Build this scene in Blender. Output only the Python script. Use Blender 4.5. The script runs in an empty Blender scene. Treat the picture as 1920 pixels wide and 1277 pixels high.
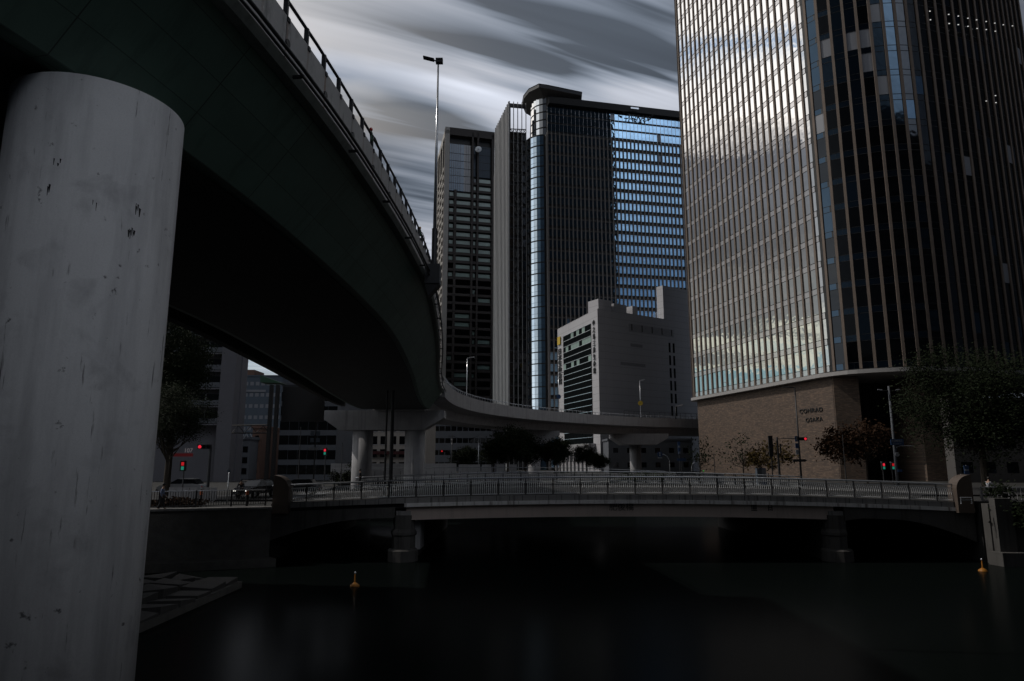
import bpy, math, random
from mathutils import Vector, Matrix
random.seed(7)
sc = bpy.context.scene
COL = sc.collection
R = math.radians

# ------------------------------------------------------------------ camera
H = 7.0                      # eye height above the water (water at z = 0)
PITCH = R(10.1); F = 1280.0  # focal length in pixels of a 1920 px wide picture
cam_d = bpy.data.cameras.new("camera"); cam = bpy.data.objects.new("camera", cam_d); COL.objects.link(cam)
cam_d.sensor_width = 36.0; cam_d.lens = 36.0 * F / 1920.0
cam_d.clip_start = 0.1; cam_d.clip_end = 6000
cam.location = (0, 0, H); cam.rotation_euler = (R(90) + PITCH, 0, 0)
sc.camera = cam

# ------------------------------------------------------------------ view / world / sun
sc.view_settings.view_transform = 'Standard'; sc.view_settings.look = 'None'
sc.view_settings.exposure = -1.0; sc.view_settings.gamma = 1.0
try: sc.view_settings.use_curve_mapping = False
except Exception: pass
SUN_AZ = R(-82); SUN_EL = R(48)       # azimuth from +Y towards +X
W = bpy.data.worlds.new("World"); sc.world = W; W.use_nodes = True
wn = W.node_tree.nodes; wl = W.node_tree.links; wn.clear()

class NT:                                # tiny node-math helper
    def __init__(s, tree): s.n = tree.nodes; s.l = tree.links
    def put(s, sock, v):
        if hasattr(v, 'is_output') or isinstance(v, bpy.types.NodeSocket): s.l.new(v, sock)
        elif v is not None: sock.default_value = v
    def m(s, op, a, b=None, c=None, clamp=False):
        n = s.n.new('ShaderNodeMath'); n.operation = op; n.use_clamp = clamp
        s.put(n.inputs[0], a)
        if b is not None: s.put(n.inputs[1], b)
        if c is not None: s.put(n.inputs[2], c)
        return n.outputs[0]
    def add(s, a, b): return s.m('ADD', a, b)
    def mul(s, a, b): return s.m('MULTIPLY', a, b)
    def gauss(s, x, y, x0, y0, sx, sy, amp):
        dx = s.m('DIVIDE', s.m('SUBTRACT', x, x0), sx); dy = s.m('DIVIDE', s.m('SUBTRACT', y, y0), sy)
        q = s.add(s.mul(dx, dx), s.mul(dy, dy))
        return s.mul(s.m('POWER', math.e, s.mul(q, -1.0)), amp)
    def noise(s, vec, scale, detail=4, rough=0.5, dist=0.0):
        n = s.n.new('ShaderNodeTexNoise'); n.inputs['Scale'].default_value = scale
        n.inputs['Detail'].default_value = detail; n.inputs['Roughness'].default_value = rough
        n.inputs['Distortion'].default_value = dist
        if vec is not None: s.l.new(vec, n.inputs['Vector'])
        return n.outputs['Fac']
    def comb(s, x, y, z):
        n = s.n.new('ShaderNodeCombineXYZ')
        for i, v in enumerate((x, y, z)): s.put(n.inputs[i], v)
        return n.outputs[0]
    def ramp(s, fac, stops):
        n = s.n.new('ShaderNodeValToRGB'); s.l.new(fac, n.inputs[0]); e = n.color_ramp.elements
        while len(e) > 1: e.remove(e[-1])
        e[0].position = stops[0][0]; e[0].color = tuple(stops[0][1]) + (1,)
        for p, c in stops[1:]:
            k = e.new(p); k.color = tuple(c) + (1,)
        return n.outputs[0]
    def mix(s, fac, a, b, mode='MIX'):
        n = s.n.new('ShaderNodeMix'); n.data_type = 'RGBA'; n.blend_type = mode
        s.put(n.inputs[0], fac)
        for i, v in ((6, a), (7, b)):
            if isinstance(v, (tuple, list)): n.inputs[i].default_value = tuple(v)[:3] + (1,)
            else: s.l.new(v, n.inputs[i])
        return n.outputs[2]
    def scale(s, col, f):
        n = s.n.new('ShaderNodeVectorMath'); n.operation = 'SCALE'; s.l.new(col, n.inputs[0]); s.put(n.inputs['Scale'], f)
        return n.outputs[0]
    def vadd(s, a, b):
        n = s.n.new('ShaderNodeVectorMath'); n.operation = 'ADD'; s.l.new(a, n.inputs[0]); s.l.new(b, n.inputs[1])
        return n.outputs[0]

w = NT(W.node_tree)
sky = wn.new('ShaderNodeTexSky'); sky.sky_type = 'NISHITA'; sky.sun_disc = False
sky.sun_elevation = SUN_EL; sky.sun_rotation = SUN_AZ
tc = wn.new('ShaderNodeTexCoord'); sx = wn.new('ShaderNodeSeparateXYZ'); wl.new(tc.outputs['Generated'], sx.inputs[0])
DX, DY, DZ = sx.outputs
zc = w.add(w.m('MAXIMUM', DZ, 0.015), 0.10)
a0 = w.m('DIVIDE', DX, zc); b0 = w.m('DIVIDE', DY, zc)
SA, CA = math.sin(R(66)), math.cos(R(66))      # the wind direction the clouds are drawn out along
al = w.add(w.mul(a0, SA), w.mul(b0, CA)); ac = w.add(w.mul(a0, -CA), w.mul(b0, SA))
def ray(px, py):
    u = (px - 960) / F; v = (638.5 - py) / F
    return Vector((u, math.cos(PITCH) - v * math.sin(PITCH), math.sin(PITCH) + v * math.cos(PITCH)))
def skyc(px, py):
    r = ray(px, py).normalized(); q = max(r.z, .015) + .10
    x, y = r.x / q, r.y / q
    return x * SA + y * CA, -x * CA + y * SA
n1 = w.noise(w.comb(w.mul(al, 0.7), w.mul(ac, 3.6), 0.0), 1.0, 4, .5, .25)
n2 = w.noise(w.comb(w.mul(al, 1.3), w.mul(ac, 17.0), 3.7), 1.0, 3, .5, .1)
Lf = w.add(0.40, w.mul(w.m('SUBTRACT', n1, .5), 1.15)); Lf = w.add(Lf, w.mul(w.m('SUBTRACT', n2, .5), .75))
alw = w.add(al, w.mul(w.m('SUBTRACT', n1, .5), .9)); acw = w.add(ac, w.add(w.mul(w.m('SUBTRACT', n2, .5), .16), w.mul(w.m('SUBTRACT', n1, .5), .10)))
for (px, py, s1, s2, amp) in ((900, 85, .26, .055, -.50), (1090, 60, .24, .05, -.26), (1235, 40, .2, .12, -.20), (770, 205, .16, .06, -.46), (720, 120, .18, .045, -.24),
                              (770, 350, .4, .26, -.32), (640, 40, .2, .12, .14), (900, 200, .26, .1, .22), (1010, 20, .25, .05, -.22), (640, 190, .15, .05, -.16), (1130, 150, .25, .05, .24),
                              (1000, 125, .2, .05, .07), (460, 690, 1.2, 1.6, .45)):
    ca, cb = skyc(px, py); Lf = w.add(Lf, w.gauss(alw, acw, ca, cb, s1, s2, amp))
Lf = w.add(w.m('MAXIMUM', Lf, .05), w.mul(n2, .05))
front = w.mix(w.m('MULTIPLY', Lf, 2.0, clamp=True), (.72, .93, 1.24), (.92, .97, 1.10)); front = w.scale(front, w.mul(Lf, 1.22))
# azimuth lobes (horizontal direction)
hl = w.m('SQRT', w.m('MAXIMUM', w.add(w.mul(DX, DX), w.mul(DY, DY)), 1e-5))
def lobe(az, sharp):
    d = w.m('DIVIDE', w.add(w.mul(DX, math.sin(R(az))), w.mul(DY, math.cos(R(az)))), hl)
    return w.m('POWER', math.e, w.mul(w.m('SUBTRACT', 1.0, d), -sharp))
tanel = w.m('DIVIDE', DZ, hl)
hi = w.m('POWER', math.e, w.mul(w.m('POWER', w.m('MAXIMUM', w.m('SUBTRACT', tanel, .75), 0.0), 2.0), -5.0))  # sky dimmed overhead, out of view, to keep the ground dark
nl = w.noise(w.comb(w.mul(al, 0.8), w.mul(ac, 2.2), 9.1), 1.0, 4, .55, .3)
nl2 = w.noise(w.comb(w.mul(DX, 14.0), w.mul(DY, 14.0), w.mul(DZ, 30.0)), 1.0, 2, .5)
te = w.add(tanel, w.add(w.mul(w.m('SUBTRACT', nl, .5), .30), w.mul(w.m('SUBTRACT', nl2, .5), .03)))
left = w.ramp(te, ((0.0, (.09, .17, .19)), (.085, (.16, .30, .32)), (.125, (.2, .32, .33)), (.155, (.62, .60, .46)), (.19, (.10, .11, .10)), (.235, (.16, .15, .13)),
                   (.285, (.05, .05, .05)), (.38, (.075, .078, .085)), (.44, (.10, .10, .11)), (.50, (1.4, 1.28, 1.16)), (.57, (1.3, 1.23, 1.15)), (.60, (.30, .42, .60)), (.64, (1.3, 1.22, 1.14)), (.9, (.5, .5, .52))))
nb = w.noise(w.comb(w.mul(al, 0.9), w.mul(ac, 1.6), 5.0), 1.0, 4, .5, .3)
back = w.mix(nb, (.10, .20, .38), (.50, .58, .68))
lf = lobe(8, 8.0); ll = lobe(-45, 12.0); lb = lobe(141, 42.0); lside = lobe(-95, 9.0)
amb = w.scale(w.mix(nb, (.62, .78, 1.05), (1.0, 1.0, 1.02)), w.add(.006, w.mul(nl, .03)))
nish = w.scale(sky.outputs[0], 0.0022)
tot = w.vadd(w.vadd(w.scale(front, w.mul(lf, hi)), w.scale(left, w.mul(w.mul(ll, hi), 1.12))), w.vadd(w.scale(back, w.mul(lb, hi)), w.vadd(amb, nish)))
tot = w.vadd(tot, w.scale(w.mix(nb, (.35, .40, .46), (.9, .86, .8)), w.mul(w.mul(lside, hi), 1.7)))
lsky = w.mul(lobe(150, 38.0), w.m('MULTIPLY', w.m('SUBTRACT', tanel, .28), 3.0, clamp=True))
tot = w.vadd(tot, w.scale(w.mix(nb, (.8, .85, .95), (1.0, 1.0, 1.0)), w.mul(w.mul(lsky, hi), 2.3)))
bg = wn.new('ShaderNodeBackground'); bg.inputs['Strength'].default_value = 1.74; wl.new(tot, bg.inputs['Color'])
wo = wn.new('ShaderNodeOutputWorld'); wl.new(bg.outputs[0], wo.inputs[0])

sd = bpy.data.lights.new("sun", 'SUN'); sd.energy = 2.8; sd.angle = R(0.6); sd.color = (1.0, .93, .84)
sun = bpy.data.objects.new("sun", sd); COL.objects.link(sun)
sdir = Vector((math.sin(SUN_AZ) * math.cos(SUN_EL), math.cos(SUN_AZ) * math.cos(SUN_EL), math.sin(SUN_EL)))
sun.rotation_euler = sdir.to_track_quat('Z', 'Y').to_euler()

# ------------------------------------------------------------------ geometry helpers
def at(px, py, d):
    r = ray(px, py); k = d / r.y
    return Vector((r.x * k, d, H + r.z * k))
def X(px, d, py=880): return at(px, py, d).x
def Z(py, d): return at(960, py, d).z

def wpos(o):
    p = Vector((0, 0, 0))
    while o is not None: p += o.location; o = o.parent
    return p
class MB:
    def __init__(s): s.v = []; s.f = []; s.mi = []; s.uv = []; s.hasuv = False
    def add(s, vs, fs, mi=0, uvs=None):
        b = len(s.v); s.v += [tuple(q) for q in vs]
        for k, f in enumerate(fs):
            s.f.append(tuple(b + i for i in f)); s.mi.append(mi)
            if uvs: s.hasuv = True; s.uv.append(uvs[k])
            else: s.uv.append([(0, 0)] * len(f))
        return s
    def box(s, x0, x1, y0, y1, z0, z1, mi=0):
        vs = [(x0, y0, z0), (x1, y0, z0), (x1, y1, z0), (x0, y1, z0), (x0, y0, z1), (x1, y0, z1), (x1, y1, z1), (x0, y1, z1)]
        return s.add(vs, [(3, 2, 1, 0), (4, 5, 6, 7), (0, 1, 5, 4), (1, 2, 6, 5), (2, 3, 7, 6), (3, 0, 4, 7)], mi)
    def obox(s, p, t, n, l, dep, z0, z1, mi=0, off=0.0):     # from p along t (length l), out along n (off .. off+dep)
        a = Vector(p) + Vector(n) * off; t = Vector(t) * l; nn = Vector(n) * dep
        q = [a, a + t, a + t + nn, a + nn]
        vs = [(k.x, k.y, z0) for k in q] + [(k.x, k.y, z1) for k in q]
        return s.add(vs, [(0, 1, 2, 3), (7, 6, 5, 4), (4, 5, 1, 0), (5, 6, 2, 1), (6, 7, 3, 2), (7, 4, 0, 3)], mi)
    def prism(s, poly, z0, z1, mi=0):
        n = len(poly); vs = [(p[0], p[1], z0) for p in poly] + [(p[0], p[1], z1) for p in poly]
        fs = [tuple(range(n - 1, -1, -1)), tuple(range(n, 2 * n))] + [(i, (i + 1) % n, n + (i + 1) % n, n + i) for i in range(n)]
        return s.add(vs, fs, mi)
    def extr(s, prof, axis, a, b, mi=0):      # profile [(u,v)], extruded on x or y; u is the other horizontal axis
        n = len(prof)
        vs = [((a, u, v) if axis == 'x' else (u, a, v)) for u, v in prof] + [((b, u, v) if axis == 'x' else (u, b, v)) for u, v in prof]
        return s.add(vs, [tuple(range(n)), tuple(range(2 * n - 1, n - 1, -1))] + [(i + n, (i + 1) % n + n, (i + 1) % n, i) for i in range(n)], mi)
    def tube(s, pts, r, n=8, mi=0, cap=True):
        pts = [Vector(p) for p in pts]; rs = r if isinstance(r, (list, tuple)) else [r] * len(pts)
        base = len(s.v); vs = []
        for i, p in enumerate(pts):
            t = (pts[min(i + 1, len(pts) - 1)] - pts[max(i - 1, 0)]).normalized()
            up = Vector((0, 0, 1)) if abs(t.z) < .93 else Vector((1, 0, 0))
            a = t.cross(up).normalized(); b = a.cross(t)
            for k in range(n):
                g = 2 * math.pi * k / n; vs.append(p + (a * math.cos(g) + b * math.sin(g)) * rs[i])
        fs = [(i * n + k, i * n + (k + 1) % n, (i + 1) * n + (k + 1) % n, (i + 1) * n + k) for i in range(len(pts) - 1) for k in range(n)]
        if cap: fs += [tuple(range(n - 1, -1, -1)), tuple((len(pts) - 1) * n + k for k in range(n))]
        return s.add(vs, fs, mi)
    def lathe(s, prof, c=(0, 0, 0), n=16, mi=0):
        vs = []
        for r_, z_ in prof:
            for k in range(n): g = 2 * math.pi * k / n; vs.append((c[0] + r_ * math.cos(g), c[1] + r_ * math.sin(g), c[2] + z_))
        m = len(prof)
        fs = [(i * n + k, i * n + (k + 1) % n, (i + 1) * n + (k + 1) % n, (i + 1) * n + k) for i in range(m - 1) for k in range(n)]
        fs += [tuple(range(n - 1, -1, -1)), tuple((m - 1) * n + k for k in range(n))]
        return s.add(vs, fs, mi)
    def disc(s, c, nrm, r, thick, n=20, mi=0):
        c = Vector(c); nrm = Vector(nrm).normalized()
        return s.tube([c - nrm * thick / 2, c + nrm * thick / 2], r, n, mi)
    def sweep(s, prof, path, mi=0, closed=True):   # prof [(offset to the left of travel, z)]
        m = len(prof); vs = []; us = [0]
        for i in range(1, len(path)): us.append(us[-1] + (Vector(path[i][:2]) - Vector(path[i - 1][:2])).length)
        ps = [0]
        for k in range(1, m + 1): ps.append(ps[-1] + math.dist(prof[k % m], prof[k - 1]))
        for i, p in enumerate(path):
            a = path[max(i - 1, 0)]; b = path[min(i + 1, len(path) - 1)]
            t = Vector((b[0] - a[0], b[1] - a[1])).normalized(); nl = Vector((-t.y, t.x))
            dz = p[2] if len(p) > 2 else 0
            for o, z in prof: vs.append((p[0] + nl.x * o, p[1] + nl.y * o, z + dz))
        fs = []; uv = []
        for i in range(len(path) - 1):
            for k in range(m if closed else m - 1):
                k2 = (k + 1) % m
                fs.append((i * m + k, i * m + k2, (i + 1) * m + k2, (i + 1) * m + k))
                uv.append([(us[i], ps[k]), (us[i], ps[k + 1]), (us[i + 1], ps[k + 1]), (us[i + 1], ps[k])])
        if closed:
            fs += [tuple(range(m - 1, -1, -1)), tuple((len(path) - 1) * m + k for k in range(m))]; uv += [[(0, 0)] * m] * 2
        return s.add(vs, fs, mi, uv)
    def build(s, name, mats, parent=None, smooth=False, loc=None):
        if not isinstance(mats, (list, tuple)): mats = [mats]
        off = wpos(parent) if parent is not None else Vector((0, 0, 0))
        if parent is None:
            if loc is None:
                xs = [v[0] for v in s.v]; ys = [v[1] for v in s.v]; zs = [v[2] for v in s.v]
                loc = ((min(xs) + max(xs)) / 2, (min(ys) + max(ys)) / 2, min(zs))
            off = Vector(loc)
        me = bpy.data.meshes.new(name)
        me.from_pydata([(v[0] - off.x, v[1] - off.y, v[2] - off.z) for v in s.v], [], s.f)
        for m_ in mats: me.materials.append(m_)
        me.polygons.foreach_set('material_index', s.mi)
        if s.hasuv:
            ul = me.uv_layers.new(name='uv'); flat = [c for f in s.uv for p in f for c in p]; ul.data.foreach_set('uv', flat)
        if smooth: me.polygons.foreach_set('use_smooth', [True] * len(me.polygons))
        me.update()
        o = bpy.data.objects.new(name, me); COL.objects.link(o)
        if parent is None: o.location = off
        else: o.parent = parent
        return o
def thing(name, label, cat, loc=(0, 0, 0), group=None):
    o = bpy.data.objects.new(name, None); COL.objects.link(o); o.location = loc; o.empty_display_size = .3
    o['label'] = label; o['category'] = cat
    if group: o['group'] = group
    return o
def tag(o, label=None, cat=None, group=None, kind=None):
    if label: o['label'] = label
    if cat: o['category'] = cat
    if group: o['group'] = group
    if kind: o['kind'] = kind
    return o
def dup(root, loc, rz=0.0, label=None, scale=None):
    def cp(o, par):
        c = o.copy(); COL.objects.link(c); c.parent = par
        for ch in o.children: cp(ch, c)
        return c
    r = cp(root, None); r.location = loc; r.rotation_euler = (0, 0, rz)
    if scale: r.scale = (scale,) * 3 if not isinstance(scale, tuple) else scale
    if label: r['label'] = label
    return r
def catmull(pts, step):
    P = [Vector(p) for p in pts]; P = [P[0] * 2 - P[1]] + P + [P[-1] * 2 - P[-2]]; out = []
    for i in range(1, len(P) - 2):
        n = max(2, int((P[i + 1] - P[i]).length / step))
        for k in range(n):
            t = k / n
            out.append(.5 * ((2 * P[i]) + (P[i + 1] - P[i - 1]) * t + (2 * P[i - 1] - 5 * P[i] + 4 * P[i + 1] - P[i + 2]) * t * t + (-P[i - 1] + 3 * P[i] - 3 * P[i + 1] + P[i + 2]) * t ** 3))
    out.append(P[-2]); return out
def resample(pts, step):
    P = [Vector(p[:2]) for p in pts]; L = [0]
    for i in range(1, len(P)): L.append(L[-1] + (P[i] - P[i - 1]).length)
    n = max(1, round(L[-1] / step)); out = []; j = 0
    for k in range(n + 1):
        s_ = L[-1] * k / n
        while j < len(P) - 2 and L[j + 1] < s_: j += 1
        out.append(P[j].lerp(P[j + 1], 0 if L[j + 1] == L[j] else (s_ - L[j]) / (L[j + 1] - L[j])))
    return out

# ------------------------------------------------------------------ materials
def base_mat(name):
    m = bpy.data.materials.new(name); m.use_nodes = True
    return m, NT(m.node_tree), m.node_tree.nodes['Principled BSDF']
def mat(name, col, rough=.7, var=.25, nscale=1.2, metal=0.0, streak=0.0, bump=0.0, spec=.5, stain=None):
    m, t, b = base_mat(name)
    g = m.node_tree.nodes.new('ShaderNodeNewGeometry'); pos = g.outputs['Position']
    f = t.noise(pos, nscale, 6, .6)
    c = t.mix(f, tuple(k * (1 - var) for k in col), tuple(min(1, k * (1 + var)) for k in col))
    if streak:
        mp = m.node_tree.nodes.new('ShaderNodeMapping'); mp.inputs['Scale'].default_value = (3.2, 3.2, .16); t.l.new(pos, mp.inputs[0])
        s_ = t.noise(mp.outputs[0], 1.0, 6, .65)
        k = t.m('MULTIPLY', t.m('SUBTRACT', s_, .52), 5.0, clamp=True)
        c = t.mix(t.mul(k, streak), c, stain or tuple(q * .25 for q in col))
    t.l.new(c, b.inputs['Base Color']); b.inputs['Roughness'].default_value = rough; b.inputs['Metallic'].default_value = metal
    b.inputs['Specular IOR Level'].default_value = spec
    if bump:
        bn = m.node_tree.nodes.new('ShaderNodeBump'); bn.inputs['Distance'].default_value = bump; t.l.new(t.noise(pos, nscale * 8, 4), bn.inputs['Height']); t.l.new(bn.outputs[0], b.inputs['Normal'])
    return m
def glass(name, col, rough=.03, wave=.01, metal=1.0, var=.12):
    m, t, b = base_mat(name)
    g = m.node_tree.nodes.new('ShaderNodeNewGeometry')
    f = t.noise(g.outputs['Position'], .35, 2)
    t.l.new(t.mix(f, tuple(k * (1 - var) for k in col), tuple(k * (1 + var) for k in col)), b.inputs['Base Color'])
    b.inputs['Roughness'].default_value = rough; b.inputs['Metallic'].default_value = metal
    if wave:
        bn = m.node_tree.nodes.new('ShaderNodeBump'); bn.inputs['Distance'].default_value = wave
        t.l.new(t.noise(g.outputs['Position'], .9, 1), bn.inputs['Height']); t.l.new(bn.outputs[0], b.inputs['Normal'])
    return m
def leafy(m):
    m.node_tree.nodes['Principled BSDF'].inputs['Specular IOR Level'].default_value = .08
def emit(name, col, st):
    m, t, b = base_mat(name); b.inputs['Base Color'].default_value = (.02, .02, .02, 1)
    b.inputs['Emission Color'].default_value = tuple(col) + (1,); b.inputs['Emission Strength'].default_value = st
    return m
def brick(name, c1, c2, mortar, sc_, tdir):
    m, t, b = base_mat(name)
    g = m.node_tree.nodes.new('ShaderNodeNewGeometry'); s_ = m.node_tree.nodes.new('ShaderNodeSeparateXYZ'); t.l.new(g.outputs['Position'], s_.inputs[0])
    u = t.add(t.mul(s_.outputs[0], tdir[0]), t.mul(s_.outputs[1], tdir[1]))
    br = m.node_tree.nodes.new('ShaderNodeTexBrick'); t.l.new(t.comb(u, s_.outputs[2], 0.0), br.inputs['Vector'])
    br.inputs['Scale'].default_value = sc_; br.inputs['Color1'].default_value = c1 + (1,); br.inputs['Color2'].default_value = c2 + (1,)
    br.inputs['Mortar'].default_value = mortar + (1,); br.inputs['Mortar Size'].default_value = .012; br.inputs['Bias'].default_value = -.1
    br.inputs['Brick Width'].default_value = .9; br.inputs['Row Height'].default_value = .22
    f = t.noise(g.outputs['Position'], .35, 5); c = t.mix(t.mul(f, .7), br.outputs['Color'], (.07, .055, .046))
    f2 = t.noise(t.comb(t.mul(u, 1.3), t.mul(s_.outputs[2], 5.0), 0.0), 1.0, 3)
    c = t.mix(t.m('MULTIPLY', t.m('SUBTRACT', f2, .5), 3.0, clamp=True), c, (.23, .165, .125))
    t.l.new(c, b.inputs['Base Color']); b.inputs['Roughness'].default_value = .85
    bn = m.node_tree.nodes.new('ShaderNodeBump'); bn.inputs['Distance'].default_value = .02; t.l.new(br.outputs['Fac'], bn.inputs['Height']); bn.invert = True
    t.l.new(bn.outputs[0], b.inputs['Normal'])
    return m
def panel(name, col, line, su, sv, rough=.6, lw=.02, offs=.0, stain=0.0, vertical=False):
    """large plates with seams, laid out on the sweep's UVs (metres along, metres across)"""
    m, t, b = base_mat(name)
    tcn = m.node_tree.nodes.new('ShaderNodeUVMap'); s_ = m.node_tree.nodes.new('ShaderNodeSeparateXYZ'); t.l.new(tcn.outputs[0], s_.inputs[0])
    U, V = s_.outputs[0], s_.outputs[1]
    g = m.node_tree.nodes.new('ShaderNodeNewGeometry')
    fu = t.m('FRACT', t.m('DIVIDE', U, su)); fv = t.m('FRACT', t.m('DIVIDE', t.add(V, offs), sv))
    lu = t.m('LESS_THAN', fu, lw / su); lv = t.m('LESS_THAN', fv, lw * .7 / sv)
    ln = t.m('MAXIMUM', lu, t.mul(lv, .8))
    cell = m.node_tree.nodes.new('ShaderNodeTexWhiteNoise'); t.l.new(t.comb(t.m('FLOOR', t.m('DIVIDE', U, su)), t.m('FLOOR', t.m('DIVIDE', t.add(V, offs), sv)), 0.0), cell.inputs['Vector'])
    f = t.noise(g.outputs['Position'], .8, 6, .6); f = t.add(t.mul(f, .7), t.mul(cell.outputs['Value'], .3))
    c = t.mix(f, tuple(k * .7 for k in col), tuple(k * 1.3 for k in col))
    if stain:
        sn = t.noise(t.comb(t.mul(U, 2.2), t.mul(V, .35), 0.0), 1.0, 5, .65)
        c = t.mix(t.mul(t.m('MULTIPLY', t.m('SUBTRACT', sn, .52), 5.0, clamp=True), stain), c, tuple(k * .3 for k in col))
    c = t.mix(ln, c, line)
    t.l.new(c, b.inputs['Base Color']); b.inputs['Roughness'].default_value = rough
    return m

M = {}
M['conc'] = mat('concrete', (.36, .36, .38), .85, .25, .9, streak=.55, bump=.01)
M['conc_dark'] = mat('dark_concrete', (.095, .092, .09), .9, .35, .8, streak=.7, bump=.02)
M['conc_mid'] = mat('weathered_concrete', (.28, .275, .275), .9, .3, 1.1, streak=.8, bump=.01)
M['cornice'] = mat('pale_cornice', (.80, .78, .78), .85, .3, 2.2, streak=.95, stain=(.10, .07, .06))
M['girder_pink'] = mat('brown_painted_girder', (.58, .49, .45), .7, .15, .5, streak=.25)
M['steel'] = mat('galvanised_steel', (.62, .65, .70), .25, .15, 3, metal=.7)
M['rail'] = mat('painted_rail', (.80, .82, .86), .35, .2, 3)
M['dark_steel'] = mat('dark_steel', (.05, .052, .058), .5, .2, 2, metal=.3)
M['black'] = mat('black_paint', (.012, .012, .014), .6, .2, 2)
M['asphalt'] = mat('asphalt', (.018, .018, .020), .9, .25, 2.5, bump=.004)
M['paving'] = mat('paving', (.03, .03, .03), .9, .25, 1.5, bump=.004)
M['stone'] = mat('rough_stone', (.15, .145, .135), .95, .5, 1.6, bump=.05)
M['slab'] = mat('pale_stone_slab', (.085, .082, .08), .9, .35, 1.2, bump=.02)
M['earth'] = mat('earth', (.06, .05, .04), .95, .3, 1)
M['soffit'] = panel('dark_underside', (.03, .036, .034), (.01, .01, .01), 5.0, 1.6)  # near-black plates, darker than the green girder sides
M['green_steel'] = panel('green_steel_plates', (.13, .215, .175), (.045, .065, .055), 3.1, .75, .5, .025, stain=.45)
M['flange'] = mat('pale_green_flange', (.26, .29, .265), .6, .25, 1.5, streak=.5)
M['white_stone'] = None
M['brick'] = brick('brown_brick', (.16, .11, .082), (.085, .063, .052), (.07, .06, .054), .8, (-.23, .97))
M['brickf'] = brick('dark_brick', (.17, .115, .085), (.10, .075, .06), (.06, .05, .045), .8, (1, .1))
M['fin'] = mat('brick_fin', (.19, .15, .125), .8, .3, .6, bump=.01)
M['fin_dark'] = mat('bronze_fin', (.26, .245, .24), .7, .25, .6)
M['lip'] = mat('stone_lip', (.36, .35, .35), .7, .15, 1)
M['core'] = mat('dark_core', (.012, .013, .015), .6, .2, 1)
M['core_brown'] = mat('dark_brown_core', (.10, .095, .093), .8, .2, 1)
M['glass_t'] = glass('tower_glass', (.80, .82, .84))
M['glass_td'] = glass('tower_glass_shaded_copy', (.045, .07, .10), .06)  # darker copy of the tower glass, shade put into its colour
M['glass_k'] = mat('black_reflection_glass', (.008, .010, .011), .3, .3, .4, spec=.0)  # black with no specular, in place of a dark building's reflection
M['glass_sp'] = glass('tower_spandrel_glass', (.66, .66, .68), .10, .01, .6)
M['glass_blue'] = glass('blue_glass', (.25, .39, .53), .02, .014, var=.3)
M['glass_pale'] = glass('pale_blue_glass', (.55, .66, .76), .03, .014)
M['glass_dark'] = glass('dark_glass', (.035, .038, .042), .05)
M['spandrel'] = mat('grey_spandrel', (.30, .30, .31), .35, .2, .4, spec=.8)
M['blind'] = mat('pale_blind_behind_glass', (.22, .23, .26), .3, .12, .5, spec=.8)
M['teal'] = mat('pale_green_pane', (.24, .34, .31), .3, .3, .3, spec=.8)  # even pale green pane colour
M['blue_pane'] = mat('blue_painted_reflection', (.12, .21, .33), .25, .3, .15, spec=.8)  # blue reflection put into the base colour
M['louvre'] = mat('grey_louvre', (.36, .37, .39), .5, .12, .5)
M['bracket'] = mat('pale_bracket', (.42, .40, .38), .7, .15, .4)
M['grid_dark'] = mat('dark_brown_frame', (.055, .047, .045), .7, .2, .3)
def tiles():
    m, t, b = base_mat('white_tile')
    g = m.node_tree.nodes.new('ShaderNodeNewGeometry'); s_ = m.node_tree.nodes.new('ShaderNodeSeparateXYZ'); t.l.new(g.outputs['Position'], s_.inputs[0])
    z = t.m('FRACT', t.m('DIVIDE', s_.outputs[2], 1.95)); l1 = t.m('LESS_THAN', z, .045)
    u = t.m('FRACT', t.m('DIVIDE', t.add(s_.outputs[0], t.mul(s_.outputs[1], .6)), 3.2)); l2 = t.mul(t.m('LESS_THAN', u, .03), .35)
    f = t.noise(g.outputs['Position'], .12, 5, .6)
    c = t.mix(f, (.40, .40, .43), (.52, .52, .55)); c = t.mix(t.mul(t.m('MAXIMUM', l1, l2), .5), c, (.14, .14, .15))
    t.l.new(c, b.inputs['Base Color']); b.inputs['Roughness'].default_value = .7
    return m
M['tile'] = tiles()
M['beige'] = mat('beige_render', (.36, .33, .30), .85, .15, .6, streak=.3)
M['apart'] = mat('pale_apartment_render', (.13, .13, .15), .8, .12, .6)
M['grey_b'] = mat('grey_facade', (.11, .12, .14), .8, .2, .4)
M['blue_b'] = mat('blue_grey_facade', (.08, .105, .14), .7, .2, .4)
M['brown_b'] = mat('red_brown_facade', (.16, .095, .075), .85, .2, .8)
M['red_p'] = mat('red_awning', (.05, .008, .01), .7, .2, 1)
M['yellow'] = mat('yellow_emblem', (.60, .42, .05), .6, .1, 1)
M['sign_blue'] = mat('blue_sign', (.03, .07, .17), .5, .1, 2)
M['sign_white'] = mat('white_lettering', (.30, .32, .36), .5, .1, 2)
M['sign_dark'] = mat('dark_lettering', (.015, .016, .018), .5, .1, 2)
M['dish'] = mat('white_dish', (.8, .84, .88), .5, .05, 1)
M['bark'] = mat('bark', (.05, .04, .03), .9, .4, 5)
M['leaf'] = mat('leaf', (.028, .040, .016), .7, .6, .9)
M['leaf_y'] = mat('autumn_leaf', (.06, .042, .014), .7, .6, .9)
M['leaf_r'] = mat('rust_leaf', (.035, .018, .010), .7, .6, .9)
M['leaf_d'] = mat('dark_leaf', (.012, .018, .008), .7, .5, .9)
for k_ in ('leaf', 'leaf_y', 'leaf_r', 'leaf_d'): leafy(M[k_])
M['green_p'] = mat('dark_green_paint', (.03, .09, .055), .6, .2, 1)
M['pillar'] = mat('brown_granite', (.105, .08, .065), .6, .25, 1.5)
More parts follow.
